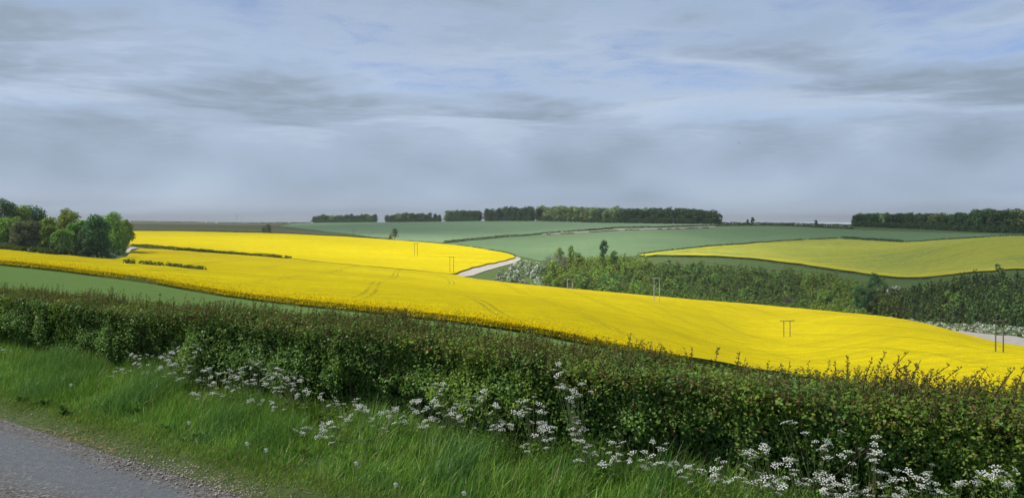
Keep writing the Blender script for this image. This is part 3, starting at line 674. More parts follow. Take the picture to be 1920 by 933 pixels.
lone(494, 856, 424, 3.2, 'leaf_brown', 'smaller brownish tree next to the thin tree on the hedge line', .2, 300, .6)
lone(1411, 1085, 407.5, 3.4, 'leaf_dark', 'small round-headed tree on the bare skyline, the larger of a pair', .3, 320, .7)
lone(1402, 1085, 411, 2.0, 'leaf_dark', 'smaller thin tree of the pair on the bare skyline', .3, 160, .6)
lone(1529, 1400, 412.5, 3.6, 'leaf_brown', 'faint lone tree on the skyline before the right-hand wood', .2, 240, .9)
lone(1638, 470, 509, 5.0, 'leaf_dark', 'tall dark rounded tree between the plantations', .1, 1800, .42)
lone(1612, 445, 531, 5.4, 'leaf_dark', 'broad dark tree in front of the tall dark rounded one', .05, 1900, .42)
lone(1628, 452, 540, 4.0, 'leaf_dark', 'dark bush joining the broad dark tree', .05, 1200, .42)
lone(1655, 480, 518, 3.4, 'leaf_young', 'grey-green tree beside the tall dark rounded tree', .1, 800, .4)
lone(1022, 505, 500, 3.6, 'leaf_dark', 'dark spreading bush beside the white hawthorn scrub', .05, 1100, .36)
lone(1036, 500, 508, 3.0, 'leaf_dark', 'smaller dark bush in front of the bare trees', .05, 800, .36)
# leafless trees: fine twigs on pale limbs
def bare(u, Y, vt, r, label, seed):
    h = px_height(u, Y, vt); rng = np.random.default_rng(seed); x, y = at(u, Y)
    g = trunk_geo(rng, h, .16, limbs=14, spread=.35); n = 900
    d = unit(rng.normal(size=(n, 3)) + np.array([0, 0, .35])); P = np.array([0, 0, h * .55]) + d * np.array([r, r, h * .45]) * rng.uniform(.35, 1.0, n)[:, None]
    V, Fq = leaf_quads(rng, P, rng.normal(size=(n, 3)), rng.uniform(.35, .8, n), .09, 0, T=d + rng.normal(size=(n, 3)) * .3)
    e = empty('bare_tree', (x, y, gz(x, y)), 0)
    link('trunk', g.mesh('trunk', [M['twig_bare']]), e); g2 = Geo(); g2.add(V, Fq); link('crown', g2.mesh('crown', [M['twig_bare']]), e)
    tag(e, label, 'tree', 'leafless trees by the plantation')
bare(1030, 520, 476, 4.2, 'bare grey-brown tree beside the white hawthorn scrub', 1)
bare(1044, 530, 470, 3.6, 'taller bare brown tree between the hawthorn scrub and the green trees', 2)
bare(1058, 522, 478, 3.0, 'bare pinkish-brown tree nearest the narrow green tree', 3)
bare(1478, 520, 552, 4.2, 'bare brown thorn tree at the foot of the middle plantation', 4)

# --- plantations
def hidden_below(u): return float(np.interp(u, UG, VG[:, 3]))
def plantation(name, u0, u1, ylo, vtop, spacing, hrange, pools, far_geo, labels, group, keep=285, seed=5, wr=(.85, 1.4)):
    """young trees in ranks; the ones that show largest are single trees, the rest one mass"""
    rng = np.random.default_rng(seed); C = []
    corners = [at(u0, ylo(u0)), at(u1, ylo(u1)), hit(u0, vtop(u0) + 8, 420), hit(u1, vtop(u1) + 8, 400)]
    xs = [c[0] for c in corners]; ys = [c[1] for c in corners]
    gx, gy = np.meshgrid(np.arange(min(xs) - 5, max(xs) + 60, spacing), np.arange(min(ys) - 20, max(ys) + 60, spacing))
    P = np.stack([gx.ravel(), gy.ravel()], 1) + rng.uniform(-.38, .38, (gx.size, 2)) * spacing
    z = ground(P[:, 0], P[:, 1]); u = 960 + F * P[:, 0] / P[:, 1]; v = VH + (ZC - z) * F / P[:, 1]
    for (x, y), zz, uu, vv in zip(P, z, u, v):
        if not (u0 < uu < u1) or y < ylo(uu): continue
        h = rng.uniform(*hrange); vt = vv - h * F / y
        if vt < vtop(uu) + rng.uniform(-2.5, 1.5): continue
        shown = min(vv, hidden_below(uu) + (0 if uu < 1740 else 60)) - vt
        if shown < 1: continue
        C.append((shown, x, y, zz, uu, vv, h))
    C.sort(reverse=True)
    mass = Geo(); mid = {}
    for k, (sh, x, y, zz, uu, vv, h) in enumerate(C):
        pi = pools(uu, vv, rng)
        if k < keep:
            me = pi[0][rng.integers(len(pi[0]))]
            o = link(name, me, None, (x, y, zz - .1)); s = h / pi[3]; w = rng.uniform(*wr); s *= rng.uniform(.85, 1.12) if rng.random() < .8 else rng.uniform(1.2, 1.45)
            o.scale = (s * w, s * w, s); o.rotation_euler = (0, 0, rng.uniform(0, 6.28))
            tag(o, pi[1], 'tree', group); number_off(o, pi[1])
        else:
            V, Fq = far_geo[rng.integers(len(far_geo))]
            a = rng.uniform(0, 6.28); c_, s_ = math.cos(a), math.sin(a); s = h / pi[3]; w = rng.uniform(.85, 1.2) * s
            W = np.column_stack([(V[:, 0] * c_ - V[:, 1] * s_) * w + x, (V[:, 0] * s_ + V[:, 1] * c_) * w + y, V[:, 2] * s + zz - .1])
            mass.add(W, Fq, pi[2])
    return C, mass
def raw_crown(seed, h, r, base, n, size, blobs, **kw):
    g = crown_geo(np.random.default_rng(seed), h, r, base, n, size, blobs, **kw); return np.concatenate(g.v), g.f[0]
yd = [single_mesh(200 + i, 7, 2.3, .3, 'leaf_young', 210, .40, 9, .08) for i in range(5)]
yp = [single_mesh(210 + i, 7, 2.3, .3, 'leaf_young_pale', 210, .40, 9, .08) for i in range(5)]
cn = [single_mesh(220 + i, 9, 1.9, .4, 'needle', 220, .38, 12, .1, conic=.85) for i in range(5)]
yw = [single_mesh(250 + i, 7, 2.7, .2, 'leaf_beech', 240, .42, 10, .08) for i in range(3)]
lab_pl = ['pale young tree, left of the middle plantation', 'dark young tree in the middle plantation', 'pale young tree, right of the middle plantation', 'dark narrow conifer in the right-hand plantation', 'leafy tree among the right-hand conifers', 'warmer green round tree in the middle plantation']
def pools_mid(u, v, rng):
    edge = 1235 + 40 * math.sin(v * .13)
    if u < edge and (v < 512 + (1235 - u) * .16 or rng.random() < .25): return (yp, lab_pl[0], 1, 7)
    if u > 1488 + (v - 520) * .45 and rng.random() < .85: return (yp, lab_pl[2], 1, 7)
    return (yd, lab_pl[1], 0, 7) if rng.random() < .8 else (yw, lab_pl[5], 0, 7)
MT = [(1010, 512), (1035, 492), (1060, 480), (1100, 478), (1180, 476), (1215, 484), (1240, 489), (1290, 491), (1310, 486), (1330, 491), (1400, 494), (1500, 501), (1560, 508), (1600, 519), (1625, 531)]
Cm, mass = plantation('young_tree', 1012, 1622, lambda u: float(np.exp(np.interp(u, UG, LYG[:, 4]))) * 1.03, lambda u: interp(MT, u), 4.3, (4.6, 8.2), pools_mid,
    [raw_crown(230 + i, 7, 2.3, .3, 95, .52, 8) for i in range(5)], None, 'young trees of the middle plantation', seed=5)
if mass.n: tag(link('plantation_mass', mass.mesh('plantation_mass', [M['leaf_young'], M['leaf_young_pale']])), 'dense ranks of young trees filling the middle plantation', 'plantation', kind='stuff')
def pools_con(u, v, rng):
    if u < 1685 or rng.random() < .13: return (yd, lab_pl[4], 1, 7)
    return (cn, lab_pl[3], 0, 9)
CT = [(1640, 548), (1662, 545), (1690, 536), (1730, 525), (1760, 519.5), (1800, 512), (1840, 508), (1868, 505), (1880, 513), (1900, 512), (1930, 508), (2050, 505)]
Cc, mass2 = plantation('conifer', 1634, 2010, lambda u: float(np.exp(np.interp(u, UG, LYG[:, 5]))) * 1.02, lambda u: interp(CT, u), 3.5, (7.0, 10.5), pools_con,
    [raw_crown(240 + i, 9, 1.9, .4, 90, .5, 10, conic=.85) for i in range(5)], None, 'trees of the plantation at the right edge', seed=6, wr=(.75, 1.0))
if mass2.n: tag(link('plantation_mass', mass2.mesh('plantation_mass', [M['needle'], M['leaf_young']])), 'dense dark conifers filling the plantation at the right edge', 'plantation', kind='stuff')

# --- hawthorns in white blossom
def hawthorn_mesh(seed, bloom):
    rng = np.random.default_rng(seed); g = Geo()
    crown_geo(rng, 3.2, 2.0, .1, 150, .32, 8, mat=0, g=g)
    crown_geo(rng, 3.35, 2.08, .1, bloom, .24, 8, mat=1, g=g)
    trunk_geo(rng, 3.0, .08, 2, g, 3)
    return g.mesh('hawthorn', [M['leaf_young'], M['blossom'], M['bark']])
haw = [hawthorn_mesh(260 + i, b) for i, b in enumerate((190, 150, 110, 220))]
def hawthorn(x, y, s, label, group, rng, row=''):
    o = link('hawthorn_bush', haw[rng.integers(4)], None, (x, y, gz(x, y) - .1)); o.scale = (s * rng.uniform(.9, 1.3), s * rng.uniform(.9, 1.3), s); o.rotation_euler = (0, 0, rng.uniform(0, 6.28))
    tag(o, label, 'hawthorn bush', group)
    if group: number_off(o, label, row)
rng = np.random.default_rng(31)
for k in range(95):
    u = rng.uniform(930, 1022); Y = rng.uniform(470, 560)
    x, y = at(u, Y); vv = VH + (ZC - gz(x, y)) * F / y
    if vv < np.interp(u, [930, 975, 985, 1010, 1022], [512, 497, 488, 494, 505]) or (u < 960 and vv > 535): continue
    hawthorn(x, y, rng.uniform(.7, 1.25), 'white hawthorn by the curving chalk track', 'hawthorns by the curving track', rng)
u = 1405.0
while u < 1990:
    f = interp([(1405, 1.05), (1600, 1.04), (1720, 1.0), (1990, 1.0)], u)
    for r in range(2):
        Y = math.exp(float(np.interp(u, UG, LYG[:, 4]))) * (1.06 + .035 * r) * (1 + rng.uniform(-.006, .006)); x, y = at(u + rng.uniform(-3, 3), Y)
        hawthorn(x, y, rng.uniform(.65, 1.05) * (1.15 if u < 1620 else 1), 'white hawthorn below the plantation', 'hawthorns along the valley track', rng, ('front row', 'back row')[r])
    u += 2.7 * F / 330 * rng.uniform(.8, 1.2)
x, y = at(1672, 478); hawthorn(x, y, 2.6, 'large white-blossomed hawthorn beside the tall dark rounded tree', None, rng)
x, y = at(212, 330); hawthorn(x, y, 0.8, 'small pale hawthorn at the corner of the near wood', None, rng)

# ------------------------------------------------------------------ field hedges
def field_hedge(line, h, w, label, leaf='leaf_field_hedge', gap=0.0, size=.3, dens=60, seed=0):
    rng = np.random.default_rng(seed); L = np.array(line, float); seg = np.linalg.norm(np.diff(L, axis=0), axis=1); cum = np.concatenate([[0], np.cumsum(seg)])
    n = int(cum[-1] * dens * (h / 2)); s = rng.uniform(0, cum[-1], n)
    hh = h * (1 + .22 * fbm(np.stack([s / 5.0, 0 * s + seed], 1), 3, seed + 3)); 
    if gap: k = vnoise(np.stack([s / 9.0, 0 * s + 3.3 + seed], 1), seed) > -1 + 2 * gap; s = s[k]; hh = hh[k]
    n = len(s); px = np.interp(s, cum, L[:, 0]); py = np.interp(s, cum, L[:, 1])
    d = np.stack([np.interp(s + .5, cum, L[:, 0]) - np.interp(s - .5, cum, L[:, 0]), np.interp(s + .5, cum, L[:, 1]) - np.interp(s - .5, cum, L[:, 1])], 1); d = unit(d)
    th = rng.uniform(0, math.pi, n); rr = rng.uniform(.75, 1.05, n)
    ox = np.cos(th) * w * rr; oz = np.abs(np.sin(th)) ** .6 * rr * hh
    low = rng.random(n) < .35; oz = np.where(low, rng.uniform(0, .8, n) * hh, oz); ox = np.where(low, np.sign(ox) * w, ox)
    X = px - d[:, 1] * ox; Y = py + d[:, 0] * ox
    C = np.column_stack([X, Y, ground(X, Y) + oz]); nr = np.column_stack([-d[:, 1] * np.cos(th), d[:, 0] * np.cos(th), np.sin(th) + .3]) + rng.normal(size=(n, 3)) * .4
    V, Fq = leaf_quads(rng, C, nr, size * rng.uniform(.6, 1.4, n), .6, .1)
    g = Geo(); g.add(V, Fq); o = link('field_hedge', g.mesh('field_hedge', [M[leaf]]))
    return tag(o, label, 'hedge', 'hedges between the fields')
H = lambda pts, y0=330, y1=4500: [tuple(p) for p in densify([hit(u, v, y0, y1) for u, v in pts], .008, False)]
field_hedge(H([(247, 463.8), (330, 470.4), (440, 478.6), (546, 487)]), 2.3, 1.1, 'clipped hedge running out into the yellow fields from the near wood', gap=.06, seed=1)
field_hedge(H([(-30, 471), (46, 477.5)], 250), 2.9, 1.0, 'short dark hedge in front of the near wood, at the picture edge', seed=2)
field_hedge(H([(57, 480), (105, 484.5)], 250), 2.9, 1.0, 'short dark hedge in front of the bronze trees', seed=3)
field_hedge(H([(233, 500), (251, 501.5)], 200), 2.1, .8, 'tiny dark hedge stub in the yellow field, shortest of three', seed=4)
field_hedge(H([(264, 502), (306, 505.5)], 200), 2.1, .8, 'dark hedge stub in the yellow field, middle of three', seed=5)
field_hedge(H([(313, 506), (384, 513)], 200), 2.1, .8, 'longest dark hedge stub in the yellow field, farthest from the wood', seed=6)
field_hedge(H([(246, 433.6), (380, 435.2), (480, 437), (560, 440.2), (640, 444.2), (730, 450.2)], 500), 2.0, 1.2, 'long low hedge along the top of the brilliant yellow field', size=.5, dens=14, seed=7)
field_hedge(H([(730, 450.6), (800, 455.6), (860, 461), (905, 467.6), (940, 474), (964, 480.5)], 480), 1.6, 1.0, 'low grassy hedge round the shoulder of the brilliant yellow field', gap=.3, size=.45, dens=12, seed=8)
field_hedge(H([(832, 455.4), (880, 450.2), (950, 443.8), (1020, 438.3), (1090, 433.6), (1150, 430.2)], 520), 2.3, 1.2, 'hedge dividing the two green wheat fields', gap=.12, size=.5, dens=14, seed=9)
field_hedge(H([(1100, 433), (1220, 427.4), (1300, 424.9), (1360, 423.2), (1420, 422.9), (1500, 424.4), (1600, 429.6)], 560), 2.2, 1.2, 'dark hedge along the bank below the skyline', size=.55, dens=12, seed=10)
field_hedge(H([(1018, 441.0), (1060, 438.8), (1120, 435.2), (1200, 431.8), (1280, 429.3), (1350, 427.4)], 500), 1.5, .9, 'broken line of bushes below the chalky track', gap=.5, size=.5, dens=14, seed=11)
field_hedge([node(9, u, .99) for u in us(1345, 1600, 40)], 3.0, 2.0, 'dark hedge drawn along the open skyline', size=.8, dens=10, seed=12)
field_hedge([node(9, u, 1.0) for u in us(246, 586, 40)], 2.2, 2.0, 'thin dark hedge on the left skyline', gap=.15, size=.9, dens=7, seed=13)
field_hedge(H([(1196, 478.6), (1230, 474), (1300, 466.6), (1360, 461), (1420, 456), (1500, 451), (1570, 448)], 420), 1.9, 1.0, 'thin broken hedge on the upper edge of the thin yellow field', gap=.12, size=.45, dens=14, seed=14)
field_hedge(H([(1578, 448.2), (1640, 451.8), (1694, 455)], 420), 2.8, 1.4, 'thick dark hedge in the dip above the thin yellow field', size=.5, dens=18, seed=15)
field_hedge(H([(1698, 455), (1760, 450.8), (1840, 446.4), (1920, 443.4), (2030, 442.4)], 420), 1.8, 1.0, 'low hedge climbing towards the wood at the right edge', gap=.1, size=.45, dens=14, seed=16)
field_hedge(H([(1200, 481.6), (1270, 482.2), (1340, 483), (1410, 487.4), (1500, 498), (1600, 512.6), (1660, 521), (1700, 523.6), (1745, 523)], 400), 1.1, .8, 'dark grassy bank along the lower edge of the thin yellow field', size=.4, dens=16, seed=17)

for (u0, u1, lab, _), nm in zip(SEGS, ('first, lowest', 'second', 'third', 'fourth', 'pale', 'last')):
    field_hedge([node(9, u, .996) for u in us(u0 + 3, u1 - 3, 14)], 8.5, 3.0, f'dark undergrowth along the foot of the {nm} block of the skyline wood', leaf='leaf_dark', size=1.0, dens=7, seed=40)
field_hedge([node(9, u, .99) for u in us(1600, 2000, 30)], 8.0, 2.5, 'dark undergrowth along the foot of the wood at the right edge', leaf='leaf_dark', size=.8, dens=9, seed=47)
# ------------------------------------------------------------------ flower fringe of the near rapeseed
def fringe():
    rng = np.random.default_rng(77); C = []; n = 90000
    u = rng.uniform(-120, 1300, n); LY, _ = nodes_at(u); e = np.exp(LY[:, 1]); dep = np.where(rng.random(n) < .4, rng.uniform(0, .9, n), rng.exponential(14.0, n))
    Y = e + dep * np.clip(rng.random(n) + .3, 0, 1) - .35
    keep = Y < np.exp(LY[:, 2]) * .98; u, Y, e = u[keep], Y[keep], e[keep]; n = len(u); x = (u - 960) / F * Y
    side = (Y - e) < .6
    z = ground(x, Y) + np.where(side, rng.uniform(.42, 1.2, n), rng.uniform(1.02, 1.3, n))
    nr = rng.normal(size=(n, 3)) + np.array([0, -.6, .8])
    V, Fq = leaf_quads(rng, np.column_stack([x, Y, z]), nr, rng.uniform(.05, .12, n), .6, .2)
    g = Geo(); g.add(V, Fq); o = link('flower_spikes', g.mesh('flower_spikes', [M['rape_flower']]), fA); o['kind'] = 'stuff'
fringe()

# ------------------------------------------------------------------ twin-pole power line supports
def h_pole(u, Y, vtop, spread, arm, mat, label, brace=False):
    x, y = at(u, Y); z = gz(x, y); hgt = ZC - (vtop - VH) / F * Y - z
    e = empty('power_pole', (x, y, z), math.radians(6))
    for s in (-1, 1):
        V, Fq = tube([(s * spread / 2, 0, -.5), (s * spread / 2, 0, hgt * .5), (s * spread / 2, 0, hgt)], [.15, .135, .115], 8); g = Geo(); g.add(V, Fq); link('pole', g.mesh('pole', [M[mat]], True), e)
    V, Fq = box((0, -.16, hgt - .18), (arm / 2, .07, .10)); g = Geo(); g.add(V, Fq); link('cross_arm', g.mesh('cross_arm', [M[mat]]), e)
    V, Fq = tube([(0, 0, 0), (0, 0, .10), (0, 0, .11), (0, 0, .2), (0, 0, .21), (0, 0, .3)], [.05, .05, .10, .10, .06, .04], 8); g = Geo(); g.add(V, Fq); im = g.mesh('insulator', [M['insulator']], True)
    for k in (-.46, 0, .46): link('insulator', im, e, (k * arm, -.16, hgt - .08))
    if brace:
        for k, zz in enumerate((.62, .42)):
            V, Fq = box((0, .16, hgt * zz), (spread / 2 + .15, .05, .07)); g = Geo(); g.add(V, Fq); link('brace', g.mesh('brace', [M[mat]]), e)
        V, Fq = tube([(-spread / 2, .14, hgt * .42), (spread / 2, .14, hgt * .62)], [.05, .05], 5); g = Geo(); g.add(V, Fq); link('brace', g.mesh('brace', [M[mat]]), e)
    tag(e, label, 'power pole', 'twin-pole power line')
h_pole(1874, 178, 599.5, 1.85, 3.3, 'pole_wood', 'nearest twin-pole power support beside the pale track at the right')
h_pole(1475.5, 262, 600, 2.15, 5.0, 'pole_wood', 'dark twin-pole power support in the middle of the near yellow field')
h_pole(1231.5, 300, 520.5, 2.1, 3.6, 'pole_lit', 'pale braced twin-pole support in front of the dark middle plantation', True)
h_pole(1068.5, 335, 523, 2.1, 3.0, 'pole_lit', 'pale twin-pole support at the field crest below the green plantation', True)
h_pole(941, 440, 504, 2.1, 3.0, 'pole_wood', 'faint twin-pole support in front of the white hawthorn scrub')
h_pole(847, 480, 481.5, 2.2, 3.6, 'pole_wood', 'thin twin-pole support where the chalk track meets the yellow fields')
h_pole(780, 560, 456, 2.1, 3.2, 'pole_wood', 'thin twin-pole support standing in the brilliant yellow field')
h_pole(737, 740, 438.6, 3.0, 4.6, 'pole_lit', 'small white-looking twin-pole support beside the lone leaning tree')
h_pole(694, 800, 432.5, 2.2, 3.6, 'pole_lit', 'tiny pale twin-pole support on the hedge left of the lone tree')
h_pole(663, 880, 429.5, 2.2, 5.6, 'pole_wood', 'tiniest twin-pole support, dark cross arm against the upper wheat')

# ------------------------------------------------------------------ wind turbine far off, and a bird
def turbine(u, Y, vhub, label, blade=24.0):
    x, y = at(u, Y); z = -30.0; zh = ZC - (vhub - VH) / F * Y
    e = empty('wind_turbine', (x, y, z)); H_ = zh - z
    V, Fq = tube([(0, 0, 0), (0, 0, H_ * .5), (0, 0, H_)], [2.4, 2.0, 1.4], 10); g = Geo(); g.add(V, Fq); link('tower', g.mesh('tower', [M['turbine']], True), e)
    V, Fq = box((0, 1.5, H_ + 1), (1.6, 4.0, 1.6)); g = Geo(); g.add(V, Fq); link('nacelle', g.mesh('nacelle', [M['turbine']]), e)
    for k in range(3):
        a = math.radians(90 + 22 + 120 * k); d = np.array([math.cos(a), 0, math.sin(a)]); c = np.array([0, -3.2, H_ + 1])
        V, Fq = tube([c + d * .5, c + d * blade * .25, c + d * blade], [.8, 1.1, .2], 6); g = Geo(); g.add(V, Fq); link('blade', g.mesh('blade', [M['turbine']], True), e)
    tag(e, label, 'wind turbine')
turbine(444, 6200, 403.0, 'tiny distant wind turbine above the left skyline')
def bird(u, v, Y):
    x, y = at(u, Y); z = ZC - (v - VH) / F * Y
    g = Geo(); V, Fq = tube([(-.09, 0, 0), (-.06, 0, .005), (0, 0, .01), (.06, 0, .012), (.085, 0, .012), (.11, 0, .008)], [.004, .018, .026, .02, .018, .003], 8); g.add(V, Fq)
    for s in (-1, 1):
        V = [(.045, 0, .015), (-.035, 0, .012), (-.02, s * .10, .05), (.05, s * .09, .055), (-.05, s * .2, .03), (0.01, s * .21, .03), (.045, 0, .022), (-.035, 0, .018), (-.02, s * .10, .056), (.05, s * .09, .06), (-.05, s * .2, .033), (.01, s * .21, .034)]
        g.add(V, [[0, 1, 2, 3], [3, 2, 4, 5], [6, 9, 8, 7], [9, 11, 10, 8]])
    g.add([(-.08, .012, 0), (-.08, -.012, 0), (-.16, -.035, 0), (-.16, .035, 0)], [[0, 1, 2, 3]])
    o = link('bird', g.mesh('bird', [M['bird']]), None, (x, y, z)); o.rotation_euler = (.35, 0, .8)
    tag(o, 'tiny dark bird flying in the sky above the green fields', 'bird')
bird(1385, 268, 95)

finish_labels()

# ------------------------------------------------------------------ the roadside hedge
def sts(s, t, z): return np.column_stack([s * NX + t * NY, s * NY - t * NX, z])
AX_S, AX_T = np.array([NX, NY, 0]), np.array([NY, -NX, 0])
def hedge_front(t, z):
    lump = 0.27 * fbm(np.column_stack([t * .95, z * 1.7]), 2, 31) + 0.14 * fbm(np.column_stack([t * 3.2, z * 3.6]), 2, 37)
    hollow = np.clip(0.62 - z, 0, 1) * 0.75 * np.clip(0.35 + 1.3 * vnoise(np.column_stack([t * .8, 0 * t + 2.5]), 41), 0, 1)
    return 5.68 - lump + hollow
def hedge_top(t, s): return 1.05 - 0.085 * np.clip((t + 4.5) / 3.0, 0, 1) + 0.006 * (t + 3.0) + 0.05 * np.exp(-((t + 5.5) / 3.0) ** 2) + 0.08 * fbm(np.column_stack([t * .7, s * 1.2]), 3, 51) + 0.05 * vnoise(np.column_stack([t * 3.1, s * 3.0]), 55)
def make_hedge():
    rng = np.random.default_rng(91)
    root = empty('roadside_hedge', (*st(6.2, -7.0), 0.0))
    inv = Vector((-root.location.x, -root.location.y, 0))
    def part(name, g, mats, smooth=False):
        o = link(name, g.mesh(name, mats, smooth), root, inv); o['kind'] = 'stuff'; return o
    # leaf sprays: clusters of small leaves spread over the clipped face and the top
    nc = 62000
    t = np.where(rng.random(nc) < .9, rng.uniform(-16.5, 2.2, nc), rng.uniform(-33, 6, nc))
    face = rng.random(nc) < .66
    z = np.where(face, rng.uniform(0.05, 1.04, nc) ** .9, 0); z = np.where(face & (z < .35) & (rng.random(nc) < .45), z + .45, z)
    s_top = rng.uniform(5.5, 6.35, nc)
    dep = rng.exponential(.10, nc) - .04
    sF = hedge_front(t, z) + dep; zT = hedge_top(t, s_top) - rng.exponential(.07, nc) + .03
    S = np.where(face, sF, s_top); Z = np.where(face, z, zT)
    C = sts(S, t, Z); out = np.where(face[:, None], -AX_S * .75 + np.array([0, 0, .55]), np.array([0, 0, 1.0]) - AX_S * .25) + rng.normal(size=(nc, 3)) * .45; out = unit(out)
    fresh = fbm(np.column_stack([t * 1.6, Z * 2.2, S * 1.5]), 3, 61) + rng.normal(size=nc) * .12
    k = 6; idx = np.repeat(np.arange(nc), k); n = len(idx)
    off = unit(rng.normal(size=(n, 3))) * rng.uniform(.006, .045, n)[:, None] + out[idx] * rng.uniform(-.02, .05, n)[:, None]
    P = C[idx] + off; Nn = out[idx] * .9 + off * 12 + rng.normal(size=(n, 3)) * .5 + np.array([0, 0, .35])
    size = rng.uniform(.010, .0185, n); mat = np.where(fresh[idx] > .18, 1, 0)
    topl = (~face[idx]) & (rng.random(n) < .27); mat = np.where(topl, 2, mat)
    g = Geo()
    for m in (0, 1, 2):
        q = mat == m; V, Fq = leaf_quads(rng, P[q], Nn[q], size[q], .62, .22); g.add(V, Fq, m)
    # leaves deeper inside, so the hedge closes
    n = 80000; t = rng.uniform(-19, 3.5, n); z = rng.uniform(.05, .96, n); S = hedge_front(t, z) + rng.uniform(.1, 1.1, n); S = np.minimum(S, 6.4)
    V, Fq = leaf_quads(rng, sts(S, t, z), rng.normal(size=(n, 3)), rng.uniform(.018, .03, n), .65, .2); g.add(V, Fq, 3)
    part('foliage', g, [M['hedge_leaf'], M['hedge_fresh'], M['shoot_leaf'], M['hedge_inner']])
    # solid dark core, added to close gaps and read as shaded interior
    T = np.arange(-33, 6.01, .1); ring = [(6.12, 0), (6.03, .32), (6.0, .65), (6.06, .84), (6.18, .88), (6.26, .82), (6.3, .5), (6.28, 0)]; k = len(ring)
    Vc = np.concatenate([sts(np.array([r_[0] for r_ in ring]) + .06 * vnoise(np.array([[tt * 3, j * 1.7] for j in range(k)]), 5), np.full(k, tt), np.array([r_[1] for r_ in ring]) * (1 + .06 * vnoise(np.array([[tt * 2.3, j * .9] for j in range(k)]), 6)) + .005 * (tt + 3)) for tt in T])
    i = np.arange(len(T) - 1)[:, None] * k + np.arange(k)[None]; j = np.arange(len(T) - 1)[:, None] * k + (np.arange(k)[None] + 1) % k
    g = Geo(); g.add(Vc, np.stack([i, j, j + k, i + k], -1).reshape(-1, 4)); part('dark_core', g, [M['twig']])
    # stems and twigs
    g = Geo()
    for i in range(420):
        t0 = rng.uniform(-18, 3.5); s0 = rng.uniform(5.9, 6.3); p0 = st(s0, t0); a = rng.normal(size=2) * .25
        p1 = st(s0 + a[0] * .6, t0 + a[1] * .6); p2 = st(s0 + a[0] * 1.3 + rng.normal() * .1, t0 + a[1] * 1.4)
        V, Fq = tube([(*p0, -.05), (*p1, .5), (*p2, rng.uniform(.75, .95))], [rng.uniform(.008, .02), .008, .003], 4); g.add(V, Fq)
    for i in range(2600):
        t0 = rng.uniform(-17, 3); z0 = rng.uniform(.12, .92); s0 = float(hedge_front(np.array([t0]), np.array([z0]))[0]) + rng.uniform(.02, .3)
        d = unit(-AX_S * rng.uniform(.2, 1) + AX_T * rng.normal() * .7 + np.array([0, 0, rng.uniform(-.1, .9)])); L = rng.uniform(.08, .26); b = np.array([*st(s0, t0), z0])
        V, Fq = tube([b - d * L * .5, b + d * L * .5 + np.array([0, 0, .01])], [.0035, .0015], 3); g.add(V, Fq)
    part('twigs', g, [M['twig']])
    # upright young shoots on the clipped top
    stems, lc, ln, lt, ls = Geo(), [], [], [], []
    def shoot(b, h, lean, thick, leafy, lsz):
        n = 5; f = np.linspace(0, 1, n); path = b + np.outer(f, [0, 0, h * .95]) + np.outer(f ** 1.8, lean)
        V, Fq = tube(path, np.linspace(thick, thick * .35, n), 3); stems.add(V, Fq)
        m = max(3, int(leafy * h)); ff = rng.uniform(.1, 1.0, m)
        P = np.stack([np.interp(ff, f, path[:, c]) for c in range(3)], 1); a = rng.uniform(0, 6.283, m)
        d = np.stack([np.cos(a), np.sin(a), rng.uniform(.2, 1.1, m)], 1); d = unit(d); z_ = rng.uniform(.7, 1.3, m) * lsz
        lc.append(P + d * z_[:, None]); lt.append(d); ln.append(np.cross(d, rng.normal(size=(m, 3)))); ls.append(z_)
    for i in range(6000):
        t0 = rng.uniform(-19, 3.2) if i < 5700 else rng.uniform(-33, 6); s0 = rng.uniform(5.5, 6.35)
        cl = vnoise(np.array([[t0 * 1.7, s0 * 1.2]]), 71)[0]
        h = min(max(.04, rng.gamma(2.6, .033) * (1.1 + .7 * cl)), .17 if t0 > -9 else .22); lean = np.array([*(AX_T[:2] * rng.normal(.25, .25) * h), 0])
        shoot(np.array([*st(s0, t0), float(hedge_top(np.array([t0]), np.array([s0]))[0]) - .05]), h + .05, lean, .0022, 130, .0092)
    # the taller straggling shoots
    for u, vt, ln_ in [(1566, 672, .0), (1588, 664, .0), (1655, 655, .25), (1690, 652, .5), (1684, 660, .1), (1702, 672, .4), (1765, 678, .75), (1745, 690, .1), (1792, 682, .7), (1830, 692, .3), (1843, 684, .35), (1893, 684, .45), (1917, 680, .25), (1480, 672, .1), (1297, 646, .1), (1240, 642, .2), (1078, 622, .1), (915, 604, .0), (1385, 655, .1), (1345, 648, .15), (690, 592, .1), (845, 610, .1), (590, 580, .2), (210, 536, .1), (275, 548, .1), (300, 547, .1), (1720, 668, .3), (1630, 668, .2)]:
        a = (u - 960) / F; s0 = rng.uniform(5.75, 6.4); Y = s0 / (NY + NX * a); x = a * Y; tt = x * NY - Y * NX; zt = ZC - (vt - VH) / F * Y
        b0 = float(hedge_top(np.array([tt]), np.array([s0]))[0]) - .08; h = max(zt - b0, .12); L = ln_ * h * .9
        shoot(np.array([x - L * NY * .8, Y + L * NX * .8, b0]), h, np.array([L * NY, -L * NX, 0]), .0055, 105, .0115)
        for j in range(3): shoot(np.array([x - L * NY * .5 + rng.normal() * .03, Y + rng.normal() * .05, b0]), h * rng.uniform(.4, .75), np.array([L * .5, 0, 0]), .003, 120, .0105)
    part('shoot_stems', stems, [M['twig']])
    g = Geo(); V, Fq = leaf_quads(rng, np.concatenate(lc), np.concatenate(ln), np.concatenate(ls), .5, .15, T=np.concatenate(lt)); g.add(V, Fq); part('shoot_leaves', g, [M['shoot_leaf']])
    tag(root, 'clipped hawthorn hedge with reddish young shoots running along the lane', 'hedge')
make_hedge()

